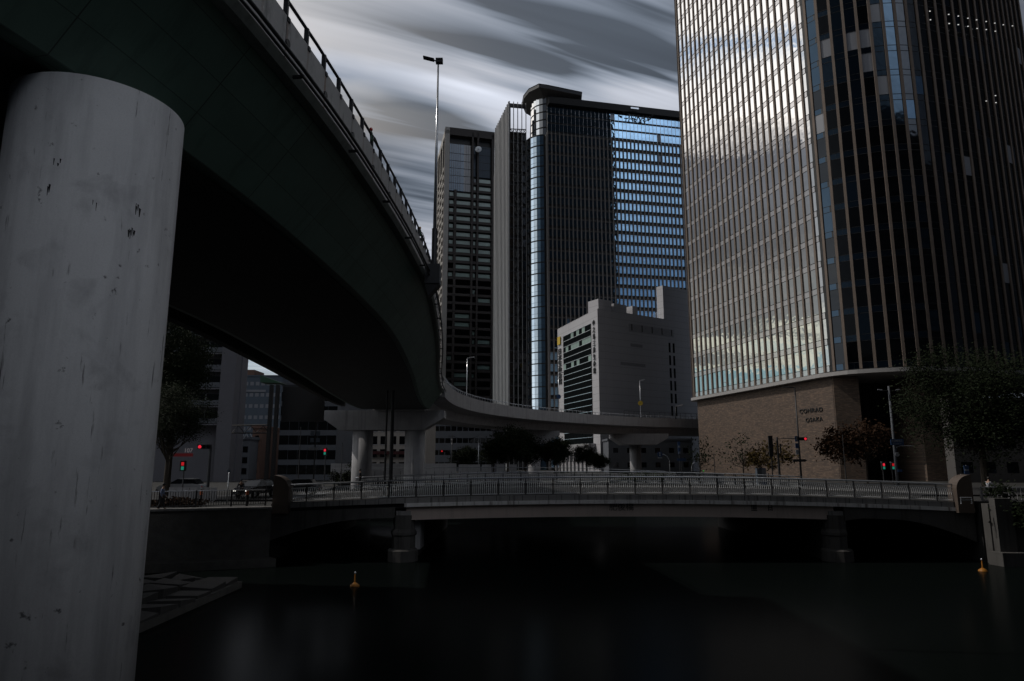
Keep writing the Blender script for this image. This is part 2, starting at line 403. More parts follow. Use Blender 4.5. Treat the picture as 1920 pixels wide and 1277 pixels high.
M['orange'] = mat('orange_buoy', (.42, .17, .02), .55, .15, 3)
M['skin'] = mat('skin', (.35, .22, .16), .6, .1, 5)
M['hair'] = mat('hair', (.012, .01, .01), .6, .2, 5)
M['shirt_b'] = mat('pale_blue_shirt', (.22, .27, .42), .8, .1, 5)
M['shirt_k'] = mat('dark_jacket', (.025, .03, .04), .8, .1, 5)
M['shirt_w'] = mat('white_jacket', (.4, .41, .45), .8, .1, 5)
M['trous'] = mat('dark_trousers', (.03, .03, .035), .8, .1, 5)
M['rubber'] = mat('tyre_rubber', (.012, .012, .012), .9, .1, 5)
M['car'] = mat('dark_car_paint', (.03, .035, .045), .2, .1, 1, spec=.8)
M['car_w'] = mat('silver_car_paint', (.3, .31, .33), .25, .1, 1, spec=.8)
M['red_on'] = emit('red_lamp', (1, .03, .06), 1.4)
M['red_dim'] = emit('red_lamp_dim', (1, .02, .03), .8)
M['green_on'] = emit('green_lamp', (.05, .75, .5), .45)
M['white_on'] = emit('lit_headlamp', (1, .97, .9), 2.5)
M['amber_on'] = emit('amber_lamp', (1, .5, .05), .9)
M['beacon_red'] = mat('red_beacon_lens', (.65, .05, .04), .3, .1, 3)
M['beacon_yel'] = mat('amber_beacon_lens', (.85, .38, .04), .3, .1, 3)
M['ceiling_on'] = emit('lit_ceiling_lamp', (1, .98, .95), 1.2)
# water: long exposure, smooth and dark
m, t, b = base_mat('dark_smooth_water'); M['water'] = m
g = m.node_tree.nodes.new('ShaderNodeNewGeometry'); f = t.noise(g.outputs['Position'], .05, 3)
t.l.new(t.mix(f, (.003, .004, .0045), (.006, .009, .008)), b.inputs['Base Color'])
b.inputs['Roughness'].default_value = .22; b.inputs['IOR'].default_value = 1.07
# parapet: grey concrete with rust runs under each post, chalky patches
m, t, b = base_mat('rust_streaked_parapet'); M['parapet'] = m
um = m.node_tree.nodes.new('ShaderNodeUVMap'); s_ = m.node_tree.nodes.new('ShaderNodeSeparateXYZ'); t.l.new(um.outputs[0], s_.inputs[0]); U, V = s_.outputs[0], s_.outputs[1]
g = m.node_tree.nodes.new('ShaderNodeNewGeometry'); pos = g.outputs['Position']; s2 = m.node_tree.nodes.new('ShaderNodeSeparateXYZ'); t.l.new(pos, s2.inputs[0])
c = t.mix(t.noise(pos, 1.3, 8, .65), (.46, .455, .455), (.70, .69, .68))
wob = t.mul(t.m('SUBTRACT', t.noise(pos, 4.0, 3), .5), .10)
fu = t.m('ABSOLUTE', t.m('SUBTRACT', t.m('FRACT', t.add(t.m('DIVIDE', U, 1.05), wob)), .06))
wn_ = m.node_tree.nodes.new('ShaderNodeTexWhiteNoise'); wn_.noise_dimensions = '1D'; t.l.new(t.m('FLOOR', t.m('DIVIDE', U, 1.05)), wn_.inputs['W'])
st = t.mul(t.m('SUBTRACT', 1.0, t.m('MULTIPLY', fu, 16.0, clamp=True)), t.mul(wn_.outputs['Value'], .95))
c = t.mix(st, c, (.24, .10, .035))
ch = t.m('MULTIPLY', t.m('SUBTRACT', t.noise(pos, 2.4, 7, .72, .6), .57), 9.0, clamp=True)
gate = t.m('MULTIPLY', t.m('SUBTRACT', t.noise(t.comb(t.mul(s2.outputs[1], .13), 0.0, 0.0), 1.0, 1), .45), 6.0, clamp=True)
c = t.mix(t.mul(t.mul(ch, gate), .8), c, (.8, .78, .76))
dk = t.m('MULTIPLY', t.m('SUBTRACT', t.noise(t.comb(t.mul(U, 3.0), t.mul(V, .8), 2.0), 1.0, 5, .7), .56), 6.0, clamp=True)
c = t.mix(t.mul(dk, .65), c, (.06, .055, .055))
sm = t.m('LESS_THAN', t.m('FRACT', t.m('DIVIDE', U, 4.2)), .006); c = t.mix(sm, c, (.02, .02, .02))
t.l.new(c, b.inputs['Base Color']); b.inputs['Roughness'].default_value = .85
# near column: pale steel-grey paint with drips and scuffs
m, t, b = base_mat('pale_column_paint'); M['column'] = m
g = m.node_tree.nodes.new('ShaderNodeNewGeometry'); pos = g.outputs['Position']
mp = m.node_tree.nodes.new('ShaderNodeMapping'); mp.inputs['Scale'].default_value = (9, 9, .9); t.l.new(pos, mp.inputs[0])
mp2 = m.node_tree.nodes.new('ShaderNodeMapping'); mp2.inputs['Scale'].default_value = (2.2, 2.2, .25); t.l.new(pos, mp2.inputs[0])
c = t.mix(t.noise(pos, .8, 8, .7), (.66, .665, .69), (.86, .865, .88))
c = t.mix(t.mul(t.m('MULTIPLY', t.m('SUBTRACT', t.noise(mp2.outputs[0], 1.0, 6, .6), .48), 3.5, clamp=True), .6), c, (.30, .30, .32))
pt_ = t.m('MULTIPLY', t.m('SUBTRACT', t.noise(pos, 1.1, 6, .62, .4), .56), 7.0, clamp=True); c = t.mix(t.mul(pt_, .45), c, (.34, .34, .36))
dr = t.m('MULTIPLY', t.m('SUBTRACT', t.noise(mp.outputs[0], 1.0, 5, .55), .65), 14.0, clamp=True)
c = t.mix(t.mul(dr, .85), c, (.03, .03, .034))
sp = t.m('MULTIPLY', t.m('SUBTRACT', t.noise(pos, 5.0, 4, .6), .665), 16.0, clamp=True); c = t.mix(t.mul(sp, .8), c, (.03, .03, .034))
fine = t.noise(pos, 45.0, 3); c = t.mix(t.mul(t.m('SUBTRACT', fine, .4), .35), c, (.25, .25, .27))
t.l.new(c, b.inputs['Base Color']); b.inputs['Roughness'].default_value = .75

# ------------------------------------------------------------------ text
FONT = None
def text_mesh(name, body, size, mt, parent, pos, right, up, depth=.04, vertical=False, sp=1.0, align='CENTER', xs=1.0):
    cu = bpy.data.curves.new(name, 'FONT'); cu.body = "\n".join(body) if vertical else body
    cu.size = size; cu.extrude = depth / 2; cu.align_x = align; cu.align_y = 'CENTER'; cu.space_line = sp if vertical else 1.0; cu.space_character = 1.0 if vertical else sp
    o = bpy.data.objects.new(name, cu); COL.objects.link(o)
    dg = bpy.context.evaluated_depsgraph_get(); dg.update()
    me = bpy.data.meshes.new_from_object(o.evaluated_get(dg)); bpy.data.objects.remove(o)
    me.name = name
    r = Vector(right).normalized(); u = Vector(up).normalized(); n = r.cross(u); p = Vector(pos) - wpos(parent)
    mx = Matrix(((r.x * xs, u.x, n.x, p.x), (r.y * xs, u.y, n.y, p.y), (r.z * xs, u.z, n.z, p.z), (0, 0, 0, 1)))
    me.transform(mx); me.materials.clear(); me.materials.append(mt)
    ob = bpy.data.objects.new(name, me); COL.objects.link(ob); ob.parent = parent
    return ob

# ------------------------------------------------------------------ the setting
def struct(o): o['kind'] = 'structure'; return o
struct(MB().box(-3000, 3000, -800, 4000, -3.2, -3.0).build('ground', M['earth']))
water = MB(); water.add([(-400, -300, 0), (400, -300, 0), (400, 112, 0), (-400, 112, 0)], [(0, 1, 2, 3)])
struct(water.build('water', M['water'], smooth=True))
GL = 4.3          # street level beyond the bridge
lb = [(-17.5, 50.5), (-26, 47.2), (-60, 45), (-400, 45), (-400, 1500), (-400, 4000), (-20, 4000), (-20, 112), (-24, 100), (-22, 80), (-17.5, 79)]
struct(MB().prism(lb[::-1], -2.9, 3.8).build('left_bank_ground', M['paving']))
rb = [(33.6, 79), (33.6, 50.4), (42, 50), (400, 50), (400, 112), (34, 112)]
struct(MB().prism(rb, -2.9, 4.2).build('right_bank_ground', M['paving']))
struct(MB().prism([(-20, 112), (400, 112), (1500, 400), (1500, 4000), (-20, 4000)], -2.9, 4.3).build('far_bank_ground', M['paving']))
struct(MB().box(-300, -17.6, 58, 72, 3.804, 3.94).build('street', M['asphalt']))
struct(MB().box(34, 300, 58, 76, 4.204, 4.34).build('street', M['asphalt']))
struct(MB().box(-3, 300, 120, 134, 4.304, 4.42).build('street', M['asphalt']))
mk = MB()
for k in range(12): mk.box(-28 - k * 5, -25.5 - k * 5, 64.9, 65.1, 3.944, 3.95)
for k in range(9): mk.box(-20.4 - k * .0, -18.4, 59 + k * 1.4, 59.7 + k * 1.4, 3.944, 3.951)
struct(mk.build('road_marking', M['sign_white']))

struct(MB().box(-60, 60, -40, 1.3, -2.9, 5.4).build('unseen_shade_terrace', M['paving']))  # unseen terrace under the camera, added to shade column base and water
t_ = thing('added_shade_block', 'unseen dark block added on the left bank to shade the foreground', 'building', (-33, 12, 3.8))  # unseen block added to shade the column and quay
MB().prism([(-45, 43), (-45, -70), (-12, -70), (-12, -16), (-24.2, -16), (-24.2, 43)], 3.8, 42).build('wall', M['grey_b'], t_)
for k in range(10):
    MB().prism([(-45.2, 43.2), (-45.2, -70.2), (-11.8, -70.2), (-11.8, -15.8), (-24, -15.8), (-24, 43.2)], 6.2 + k * 3.4, 6.7 + k * 3.4).build('floor_band', M['conc_dark'], t_)
t_ = thing('added_shade_block', 'unseen dark block added on the right bank to shade the tower front', 'building', (72, 5, 4.2))  # unseen block added to darken the tower front and its glass
MB().box(48, 178, -45, 34, 4.2, 95).build('wall', M['grey_b'], t_)
for k in range(24):
    MB().box(47.8, 178.2, -45.2, 34.2, 7.2 + k * 3.6, 7.8 + k * 3.6).build('floor_band', M['conc_dark'], t_)
t_ = thing('added_shade_block', 'unseen low block added behind the camera to darken the column base', 'building', (0, -9, 5.35))  # unseen low block added so the column fades towards its base
MB().box(-11, 26, -12, -6, 5.35, 17.4).build('wall', M['grey_b'], t_)
MB().box(-11.2, 26.2, -12.2, -5.8, 17.4, 18).build('roof', M['conc_dark'], t_)
struct(MB().prism([(-24.6, 46.2), (-400, 44.9), (-400, -90), (-12, -90), (-12, -16), (-24.6, -16)], -2.9, 3.796).build('left_bank_ground', M['paving']))
# ------------------------------------------------------------------ river walls and quay
t_ = thing('river_wall', 'long dark stone river wall below the left promenade fence', 'river wall', (-25, 47, 0))
w1 = MB(); poly = [(-17.4, 50.2), (-26, 46.9), (-60, 44.7), (-60, 44.1), (-26, 46.2), (-17.0, 49.6)]
w1.prism(poly, -1, 3.75); w1.build('wall', M['stone'], t_)
MB().prism([(-17.3, 50.3), (-26, 47.0), (-60, 44.9), (-60, 43.9), (-26, 46.0), (-16.9, 49.4)], 3.75, 3.9).build('coping', M['conc_mid'], t_)
MB().prism([(-17.2, 49.6), (-26, 46.2), (-60, 44.1), (-60, 42.4), (-26, 44.6), (-16.0, 48.2)], -1, .55).build('footing', M['stone'], t_)
t_ = thing('stone_quay', 'low quay of tilted pale stone slabs beside the big round column', 'quay', (-19, 34, 0))
MB().prism([(-15.3, 40.5), (-60, 40.5), (-60, 24), (-15.6, 24)], -1, .35).build('quay_base', M['stone'], t_)
rs = random.Random(4)
for k in range(9):
  for c_ in range(3):
    y = 25.0 + k * 1.72 + rs.uniform(-.1, .1); xr = -15.45 - c_ * 1.75 - rs.uniform(0, .12); xl = xr - 1.6; yb = y + 1.5 + rs.uniform(-.12, .1); s = MB()
    za, zb_, zc2, zd = [.42 + .10 * c_ + rs.uniform(0, .32) for _ in range(4)]
    s.add([(xr, y, .3), (xr + .06, yb, .3), (xl, yb + .1, .3), (xl, y + .08, .3), (xr, y, za), (xr + .06, yb, zb_), (xl, yb + .1, zc2), (xl, y + .08, zd)],
          [(3, 2, 1, 0), (4, 5, 6, 7), (0, 1, 5, 4), (1, 2, 6, 5), (2, 3, 7, 6), (3, 0, 4, 7)])
    s.build('slab', M['slab'], t_)
t_ = thing('river_wall', 'stained concrete river wall at the right end of the bridge under the bushes', 'river wall', (40, 50, 0))
MB().prism([(33.6, 50.2), (33.6, 49.5), (42, 49.2), (120, 48), (120, 49.9), (42, 49.9)], -1, 4.1).build('wall', M['conc_dark'], t_)
MB().prism([(33.2, 49.5), (33.4, 48.3), (42, 48.0), (120, 46.6), (120, 48), (42, 49.2)], -1, .9).build('footing', M['conc_dark'], t_)
MB().box(33.7, 34.9, 48.9, 49.5, .9, 4.5).build('buttress', M['conc_dark'], t_)
t_ = tag(MB().prism([(-20, 111.4), (34, 111.4), (34, 112), (-20, 112)], -1, 5.2).build('river_wall', M['conc']), 'far pale concrete river wall beyond the bridge behind the round columns', 'river wall')

# ------------------------------------------------------------------ the elevated expressway
EP = [(-22, -34), (-13.5, -14), (-8.0, 0), (-5.75, 8), (-4.75, 13.5), (-4.2, 19.5), (-3.9, 27), (-4.05, 35), (-5.3, 50), (-7.1, 67), (-8.1, 81), (-7.7, 96), (-4.7, 110), (1.3, 123),
      (9.3, 134), (21, 145.5), (34, 154), (50, 160.5), (80, 167), (140, 171)]
path = [(p.x, p.y) for p in catmull(EP, 1.5)]
i_end = min(range(len(path)), key=lambda i: abs(path[i][1] - 82) + abs(path[i][0] + 8))
pA = path[:i_end + 1]; pB = path[i_end:]
ZS = H + 6.3; ZW = H + 8.25; ZT = H + 9.46; ZR = H + 9.90
ex = thing('elevated_expressway', 'curved elevated expressway on green steel girders sweeping overhead from the left', 'expressway', (-8, 30, ZS))
sweepA = [(1.9, ZS), (.35, ZW), (.35, ZW + .1), (11.8, ZW + .1), (11.8, ZW), (10.2, ZS)]
MB().sweep(sweepA, pA).build('box_girder', M['green_steel'], ex)
MB().sweep([(.12, ZW + .0), (.02, ZW + .18), (.30, ZW + .22), (.34, ZW - .02)], pA).build('flange', M['flange'], ex)
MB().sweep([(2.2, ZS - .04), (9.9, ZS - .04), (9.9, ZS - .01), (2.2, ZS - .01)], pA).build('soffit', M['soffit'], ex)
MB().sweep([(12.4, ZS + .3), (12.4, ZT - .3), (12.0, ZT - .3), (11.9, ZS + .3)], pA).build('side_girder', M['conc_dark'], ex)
MB().sweep([(.05, ZW + .24), (.05, ZT), (.32, ZT), (.42, ZW + .24)], pA).build('parapet', M['parapet'], ex)
MB().sweep([(.3, ZW + .101), (.3, ZW + .25), (12.0, ZW + .25), (12.0, ZW + .101)], pA).build('deck', M['asphalt'], ex)
def offs(p, q, o):
    t = (Vector(q) - Vector(p)).normalized(); return Vector((p[0] - t.y * o, p[1] + t.x * o))
def offset_path(P, o, z):
    out = []
    for i in range(len(P)):
        a = P[max(i - 1, 0)]; b_ = P[min(i + 1, len(P) - 1)]; t = (Vector(b_) - Vector(a)).normalized()
        out.append((P[i][0] - t.y * o, P[i][1] + t.x * o, z))
    return out
MB().tube(offset_path(pA, .12, ZR), .04, 8).build('hand_rail', M['dark_steel'], ex, smooth=True)
for o_, z_, r_ in ((-.16, ZW + .22, .045), (-.16, ZW + .05, .035)):
    MB().tube(offset_path(pA, o_, z_), r_, 6).build('service_pipe', M['dark_steel'], ex, smooth=True)
posts = resample(pA, 1.05)
npost = 0; far_posts = MB()
for i in range(1, len(posts) - 1):
    p = posts[i]
    if p.y < 9: continue
    t = (posts[i + 1] - posts[i - 1]).normalized(); n = Vector((-t.y, t.x))
    mbp = MB() if npost < 95 else far_posts
    q = p + n * .06 - t * .05
    mbp.obox((q.x, q.y), t, n, .07, .10, ZT - .02, ZR)
    if npost % 1 == 0: mbp.obox((q.x, q.y), t, n, .10, .04, ZT - .12, ZT - .02, off=-.045)
    if npost < 95: mbp.build('rail_post', M['dark_steel'], ex)
    npost += 1
if far_posts.v: tag(far_posts.build('far_rail_posts', M['dark_steel'], ex), kind='stuff')
brk = resample(pA, 3.6)
for i in range(1, len(brk) - 1):
    p = brk[i]
    if p.y < 8 or p.y > 82: continue
    t = (brk[i + 1] - brk[i - 1]).normalized(); n = Vector((-t.y, t.x)); q = p - t * .03
    MB().obox((q.x, q.y), t, n, .06, .26, ZW - .0, ZW + .06, off=-.2).build('pipe_bracket', M['black'], ex)
pl = resample(pA, 2.1)
for i in range(2, len(pl) - 1):
    p = pl[i]
    if not 8 < p.y < 40: continue
    t = (pl[i + 1] - pl[i - 1]).normalized(); n = Vector((-t.y, t.x)); c = p + n * .035
    MB().disc((c.x, c.y, ZT - .62), (-n.x, -n.y, 0), .09, .05, 12).build('drain_cover', M['dark_steel'], ex)
# far part: concrete-edged deck curving to the right
MB().sweep([(.0, ZW - .5), (.0, ZT + .25), (.25, ZT + .25), (.35, ZW - .3), (10.5, ZW - .3), (10.5, ZT + .2), (10.8, ZT + .2), (10.8, ZW - .6), (8.9, ZW - .8), (8.4, ZS - .15), (2.5, ZS - .15), (2.0, ZW - .8)], pB).build('deck_edge', M['conc'], ex)
MB().tube(offset_path(pB, .12, ZR + .3), .05, 6).build('hand_rail', M['steel'], ex, smooth=True)
fp = MB()
pp = resample(pB, 1.2); cnt = 0
for i in range(1, len(pp) - 1):
    if pp[i].y > 165: continue
    mbp = MB() if cnt < 98 else fp
    mbp.box(pp[i].x - .04, pp[i].x + .04, pp[i].y - .04 + .12, pp[i].y + .04 + .12, ZT + .24, ZR + .3)
    if cnt < 98: mbp.build('guard_post', M['steel'], ex)
    cnt += 1
if fp.v: tag(fp.build('far_guard_posts', M['steel'], ex), kind='stuff')
# noise screen of thin frames towards the right
sp_ = MB(); q = [p for p in resample(pB, 1.5) if p.x > 24 and p.x < 75]
for i in range(len(q) - 1):
    sp_.box(q[i].x - .04, q[i].x + .04, q[i].y - .04, q[i].y + .04, ZT + .2, ZT + 1.5)
sp_.tube([(p.x, p.y, ZT + 1.5) for p in q], .05, 5); sp_.tube([(p.x, p.y, ZT + .9) for p in q], .035, 5)
sp_.build('screen_frame', M['dark_steel'], ex)

# column under the near girder
cx, cy, cr = -7.32, 11.28, 1.335
t_ = thing('round_column', 'massive pale grey round column with drips and scuffs in the left foreground', 'column', (cx, cy, -1))
MB().lathe([(cr, 0), (cr, H + 1 + 6.12)], (cx, cy, -1), 96).build('shaft', M['column'], t_, smooth=False)
MB().lathe([(cr - .03, 0), (cr - .14, .03)], (cx, cy, H + 6.12), 96).build('top_rim', M['column'], t_)
for p in t_.children[0].data.polygons: p.use_smooth = abs(p.normal.z) < .3
for (az, z_, n_) in ((118, 11.15, 5), (121, 10.7, 6), (170, 11.6, 3), (173, 11.2, 2), (146, 11.0, 2)):
    sc_ = MB(); rq = random.Random(az)
    for k in range(n_):
        a_ = R(az + rq.uniform(-2.5, 2.5)); x_ = cx + (cr + .002) * math.sin(a_); y_ = cy + (cr + .002) * math.cos(a_); zz_ = z_ + rq.uniform(-.06, .06); l_ = rq.uniform(.03, .16); tx, ty = math.cos(a_), -math.sin(a_); h_ = rq.uniform(.006, .02)
        sc_.add([(x_ - tx * h_, y_ - ty * h_, zz_), (x_ + tx * h_, y_ + ty * h_, zz_ + .01), (x_ + tx * h_ * .3, y_ + ty * h_ * .3, zz_ - l_), (x_ - tx * h_ * .3, y_ - ty * h_ * .3, zz_ - l_)], [(0, 3, 2, 1)])
    sc_.build('tar_scuff', M['black'], t_)
MB().box(cx - .8, cx + .5, cy - .8, cy + .8, H + 6.1, ZS + .02).build('bearing', M['black'], t_)
# pier pair beyond the bridge
def pier(label, cols, cap, zc_, name='bridge_pier', r=1.25):
    c0 = cols[0]; t_ = thing(name, label, 'pier', (c0[0], c0[1], -1), 'piers that carry the expressway')
    for (x, y) in cols: MB().lathe([(r, 0), (r, zc_ + 1)], (x, y, -1), 32).build('column', M['conc'], t_, smooth=False)
    for ch in t_.children:
        for p in ch.data.polygons: p.use_smooth = abs(p.normal.z) < .3
    x0, x1, y0, y1, zt = cap
    MB().extr([(x0, zt), (x0, zt - .9), (x0 + 2.2, zc_ - .1), (x1 - 2.6, zc_ - .1), (x1, zt - .9), (x1, zt)], 'y', y0, y1).build('cap_beam', M['conc'], t_)
    return t_
pier('pier of two round columns under a long cap beam behind the bridge', [(-18.6, 86), (-12.1, 86)], (-23.5, -8.4, 84.6, 87.4, ZS), ZS - 2.3)
pier('single slim pier with flared cap under the far curve of the expressway', [(X(1003, 134), 134 + 3.5)], (X(1003, 134) - 5.8, X(1003, 134) + 5.0, 135.8, 139.4, ZS - .2), ZS - 2.6, r=1.2)
pier('far pier with pale boxy cap end beside the brick wall', [(28.2, 158)], (22.4, 34.5, 151.8, 159, ZS - .1), ZS - 2.4, r=1.3)

# ------------------------------------------------------------------ big lamp post on the expressway and beacons
lx, ly = -3.55, 30.0
t_ = thing('lamp_post', 'tall twin-headed lamp post bracketed to the outside of the expressway parapet', 'lamp post', (lx, ly, ZW))
MB().tube([(lx, ly, ZW + .6), (lx, ly, ZT + 1.1)], .13, 10).build('sleeve', M['dark_steel'], t_)
MB().tube([(lx, ly, ZT + 1.1), (lx, ly, H + 18.95)], [.085, .04], 10).build('pole', M['steel'], t_, smooth=True)
MB().box(lx - .38, lx + .3, ly - .35, ly + .35, ZW - .35, ZW + .55).build('bracket_box', M['dark_steel'], t_)
MB().extr([(lx - .38, ZW - .36), (lx + .3, ZW - .36), (lx - .2, ZW - .95)], 'y', ly - .3, ly + .3).build('bracket_foot', M['black'], t_)
hd = MB(); hd.box(lx - .12, lx + .22, ly - .12, ly + .12, H + 18.9, H + 19.0); hd.box(lx - .12, lx + .22, ly - .1, ly + .1, H + 19.04, H + 19.13); hd.build('lamp_head', M['dark_steel'], t_)
hd = MB(); a = Vector((lx - .72, ly, H + 19.2)); b_ = Vector((lx - .2, ly, H + 19.06))
for o_ in (-.09, 0, .09): hd.tube([a + Vector((0, o_, 0)), b_ + Vector((0, o_, 0))], .045, 6)
hd.tube([b_, (lx, ly, H + 18.95)], .03, 6); hd.build('lamp_head', M['dark_steel'], t_)
for (px, d, m_, lab) in ((696, 18.9, 'beacon_red', 'round red warning beacon clamped on the expressway hand rail'), (797, 28.2, 'beacon_yel', 'small amber warning beacon on the rail near the tall lamp post')):
    i = min(range(len(path)), key=lambda i: abs(path[i][1] - d)); p = path[i]; x0, y0 = p[0] - .12, p[1]
    t_ = thing('warning_beacon', lab, 'beacon', (x0, y0, ZR), 'beacons along the parapet')
    MB().tube([(x0 + .02, y0, ZR - .22), (x0, y0, ZR + .03), (x0 - .01, y0, ZR + .10)], [.035, .05, .03], 8).build('stem', M['green_p'], t_)
    MB().lathe([(.0, 0), (.035, .005), (.055, .04), (.055, .07), (.035, .105), (.0, .115)], (x0 - .01, y0, ZR + .10), 12).build('lens', M[m_], t_, smooth=True)
    MB().tube([(x0, y0, ZR + .02), (x0 + .06, y0 + .35, ZR + .04), (x0 + .08, y0 + .8, ZR - .02), (x0 + .02, y0 + 1.3, ZR)], .018, 5).build('cable', M['black'], t_)

# ------------------------------------------------------------------ the low road bridge
YB0, YB1 = 51.0, 78.0
def arch(x): return -.00095 * (x - 8.5) ** 2
br = thing('road_bridge', 'low arched road bridge with curved baluster railing across the river', 'bridge', (8, 64, 0))
xs = [-17.5 + i * 1.0 for i in range(52)]
def strip(y0, y1, zlo, zhi, x0=-17.5, x1=33.5, n=50):
    mb = MB(); X_ = [x0 + (x1 - x0) * i / n for i in range(n + 1)]
    for i in range(n):
        a, b_ = X_[i], X_[i + 1]; la, lb_ = zlo(a), zlo(b_); ha, hb = zhi(a), zhi(b_)
        fs = [(0, 3, 2, 1), (4, 5, 6, 7), (0, 1, 5, 4), (2, 3, 7, 6)]
        if i == 0: fs.append((3, 0, 4, 7))
        if i == n - 1: fs.append((1, 2, 6, 5))
        mb.add([(a, y0, la), (b_, y0, lb_), (b_, y1, lb_), (a, y1, la), (a, y0, ha), (b_, y0, hb), (b_, y1, hb), (a, y1, ha)], fs)
    return mb
ZD = 4.66
strip(YB0 + .15, YB1 - .15, lambda x: ZD - .72 + arch(x), lambda x: ZD - .08 + arch(x)).build('deck', M['asphalt'], br)
for (ya, yb, nm) in ((YB0, YB0 + 3.0, 'pavement'), (YB1 - 3.0, YB1, 'pavement')):
    strip(ya + .1, yb, lambda x: ZD - .3 + arch(x), lambda x: ZD + .05 + arch(x)).build(nm, M['paving'], br)
for (y0_, s_) in ((YB0, -1), (YB1, 1)):
    ya, yb = (y0_ - .12, y0_ + .099) if s_ < 0 else (y0_ - .099, y0_ + .12)
    strip(ya, yb, lambda x: ZD - .36 + arch(x), lambda x: ZD + .02 + arch(x)).build('fascia_panels', M['conc_mid'], br)
    strip(ya - (.12 if s_ < 0 else 0), yb + (.12 if s_ > 0 else 0), lambda x: ZD - .62 + arch(x), lambda x: ZD - .362 + arch(x), -7.8 if s_ < 0 else -17.5, 33.5).build('cornice', M['cornice'], br)
# joints in the fascia (narrow dark recess strips standing 3 mm proud)
jm = MB()
for k in range(int(51 / .95)):
    x = -17.3 + k * .95; jm.box(x, x + .035, YB0 - .125, YB0 - .119, ZD - .36 + arch(x), ZD + .01 + arch(x))
jm.build('panel_joints', M['black'], br)
# girders: central span and haunched side spans
cg = lambda x: ZD - 1.5 + arch(x) * 1.05
for yy in (YB0 + .1, YB0 + 6.7, YB0 + 13.3, YB0 + 19.9, YB1 - .6):
    strip(yy, yy + .5, cg, lambda x: ZD - .62 + arch(x), -7.7, 23.4, 30).build('main_girder', M['girder_pink'], br)
    strip(yy - .04, yy + .54, lambda x: cg(x) - .05, lambda x: cg(x) - .001, -7.6, 23.3, 30).build('girder_flange', M['girder_pink'], br)
hl_ = lambda x: ZD - 1.35 + arch(x) - 1.25 * max(0, (-10.5 - x) / 7.0) ** 1.8
hr_ = lambda x: ZD - 1.4 + arch(x) - 1.35 * max(0, (x - 28.0) / 5.5) ** 1.6 - .35 * max(0, (25.2 - x) / 1.8)
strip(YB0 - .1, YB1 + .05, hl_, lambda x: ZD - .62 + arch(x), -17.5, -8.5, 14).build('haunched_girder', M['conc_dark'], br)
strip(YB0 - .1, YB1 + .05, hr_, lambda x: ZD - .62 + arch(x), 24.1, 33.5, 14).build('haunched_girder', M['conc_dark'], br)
for px_, x_ in ((770, -7.9), (1543, 23.5)):
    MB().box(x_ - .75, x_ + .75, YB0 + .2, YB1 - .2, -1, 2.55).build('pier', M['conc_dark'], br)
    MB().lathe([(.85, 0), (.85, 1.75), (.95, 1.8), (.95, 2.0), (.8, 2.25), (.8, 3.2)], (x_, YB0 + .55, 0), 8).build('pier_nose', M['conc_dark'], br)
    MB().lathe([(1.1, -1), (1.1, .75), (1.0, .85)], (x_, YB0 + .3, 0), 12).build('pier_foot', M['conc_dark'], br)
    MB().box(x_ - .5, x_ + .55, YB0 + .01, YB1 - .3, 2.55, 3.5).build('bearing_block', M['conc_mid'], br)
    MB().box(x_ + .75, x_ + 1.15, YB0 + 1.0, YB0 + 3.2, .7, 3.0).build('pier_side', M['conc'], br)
# railings: curved balusters in panels
def rail_panel(x0, x1, y, s_, n):
    mb = MB()
    for i in range(n):
        x = x0 + (x1 - x0) * (i + .5) / n; z = ZD + .02 + arch(x)
        P = [(x, y, z + .12), (x, y + s_ * .10, z + .30), (x, y + s_ * .16, z + .52), (x, y + s_ * .10, z + .76), (x, y, z + .98)]
        mb.tube(P, .022, 4, cap=False)
    za, zb = ZD + .02 + arch(x0), ZD + .02 + arch(x1)
    mb.tube([(x0, y, za + .12), (x1, y, zb + .12)], .03, 5); mb.tube([(x0, y, za + 1.0), (x1, y, zb + 1.0)], .03, 5)
    return mb
NP = 25; PW = 50.0 / NP
for (y, s_, n) in ((YB0 + .05, -1, 13), (YB1 - .05, 1, 9)):
    for k in range(NP):
        x0 = -17.0 + k * PW; x1 = x0 + PW
        rail_panel(x0 + .08, x1 - .08, y, s_, n).build('railing_panel', M['rail'], br)
        z = ZD + .02 + arch(x0); MB().box(x0 - .035, x0 + .035, y - .05, y + .05, z, z + 1.2).build('railing_post', M['dark_steel'], br)
    mb = MB(); mb.tube([(x, y, ZD + 1.27 + arch(x)) for x in xs[:51]], .062, 8); mb.build('hand_rail', M['steel'], br, smooth=True)
# rounded end pillars
def newel(x, s_, mt):
    mb = MB(); prof = []
    w_ = 1.15; zt = ZD + 2.0 + arch(x)
    P = [(x - s_ * w_ / 2, ZD - .7 + arch(x)), (x + s_ * w_ / 2, ZD - .7 + arch(x)), (x + s_ * w_ / 2, zt)]
    P += [(x + s_ * w_ / 2 - s_ * w_ * math.sin(a), zt - w_ * .9 * (1 - math.cos(a))) for a in [R(12 * k) for k in range(1, 8)]]
    P.append((x - s_ * w_ / 2, zt - w_ * .95))
    mb.extr(P if s_ > 0 else P[::-1], 'y', YB0 - .55, YB0 + .5)
    return mb
newel(32.7, 1, M['pillar']).build('end_pillar', M['pillar'], br)
newel(-16.7, -1, M['pillar']).build('end_pillar', M['pillar'], br)
text_mesh('name_characters', '肥', .62, M['sign_dark'], br, (X(1150, 51, 950), YB0 + .085, Z(951, 51)), (1, 0, 0), (0, 0, 1), .05)
text_mesh('name_characters', '後', .62, M['sign_dark'], br, (X(1165.5, 51, 950), YB0 + .085, Z(951, 51)), (1, 0, 0), (0, 0, 1), .05)
text_mesh('name_characters', '橋', .62, M['sign_dark'], br, (X(1181, 51, 950), YB0 + .085, Z(951, 51)), (1, 0, 0), (0, 0, 1), .05)
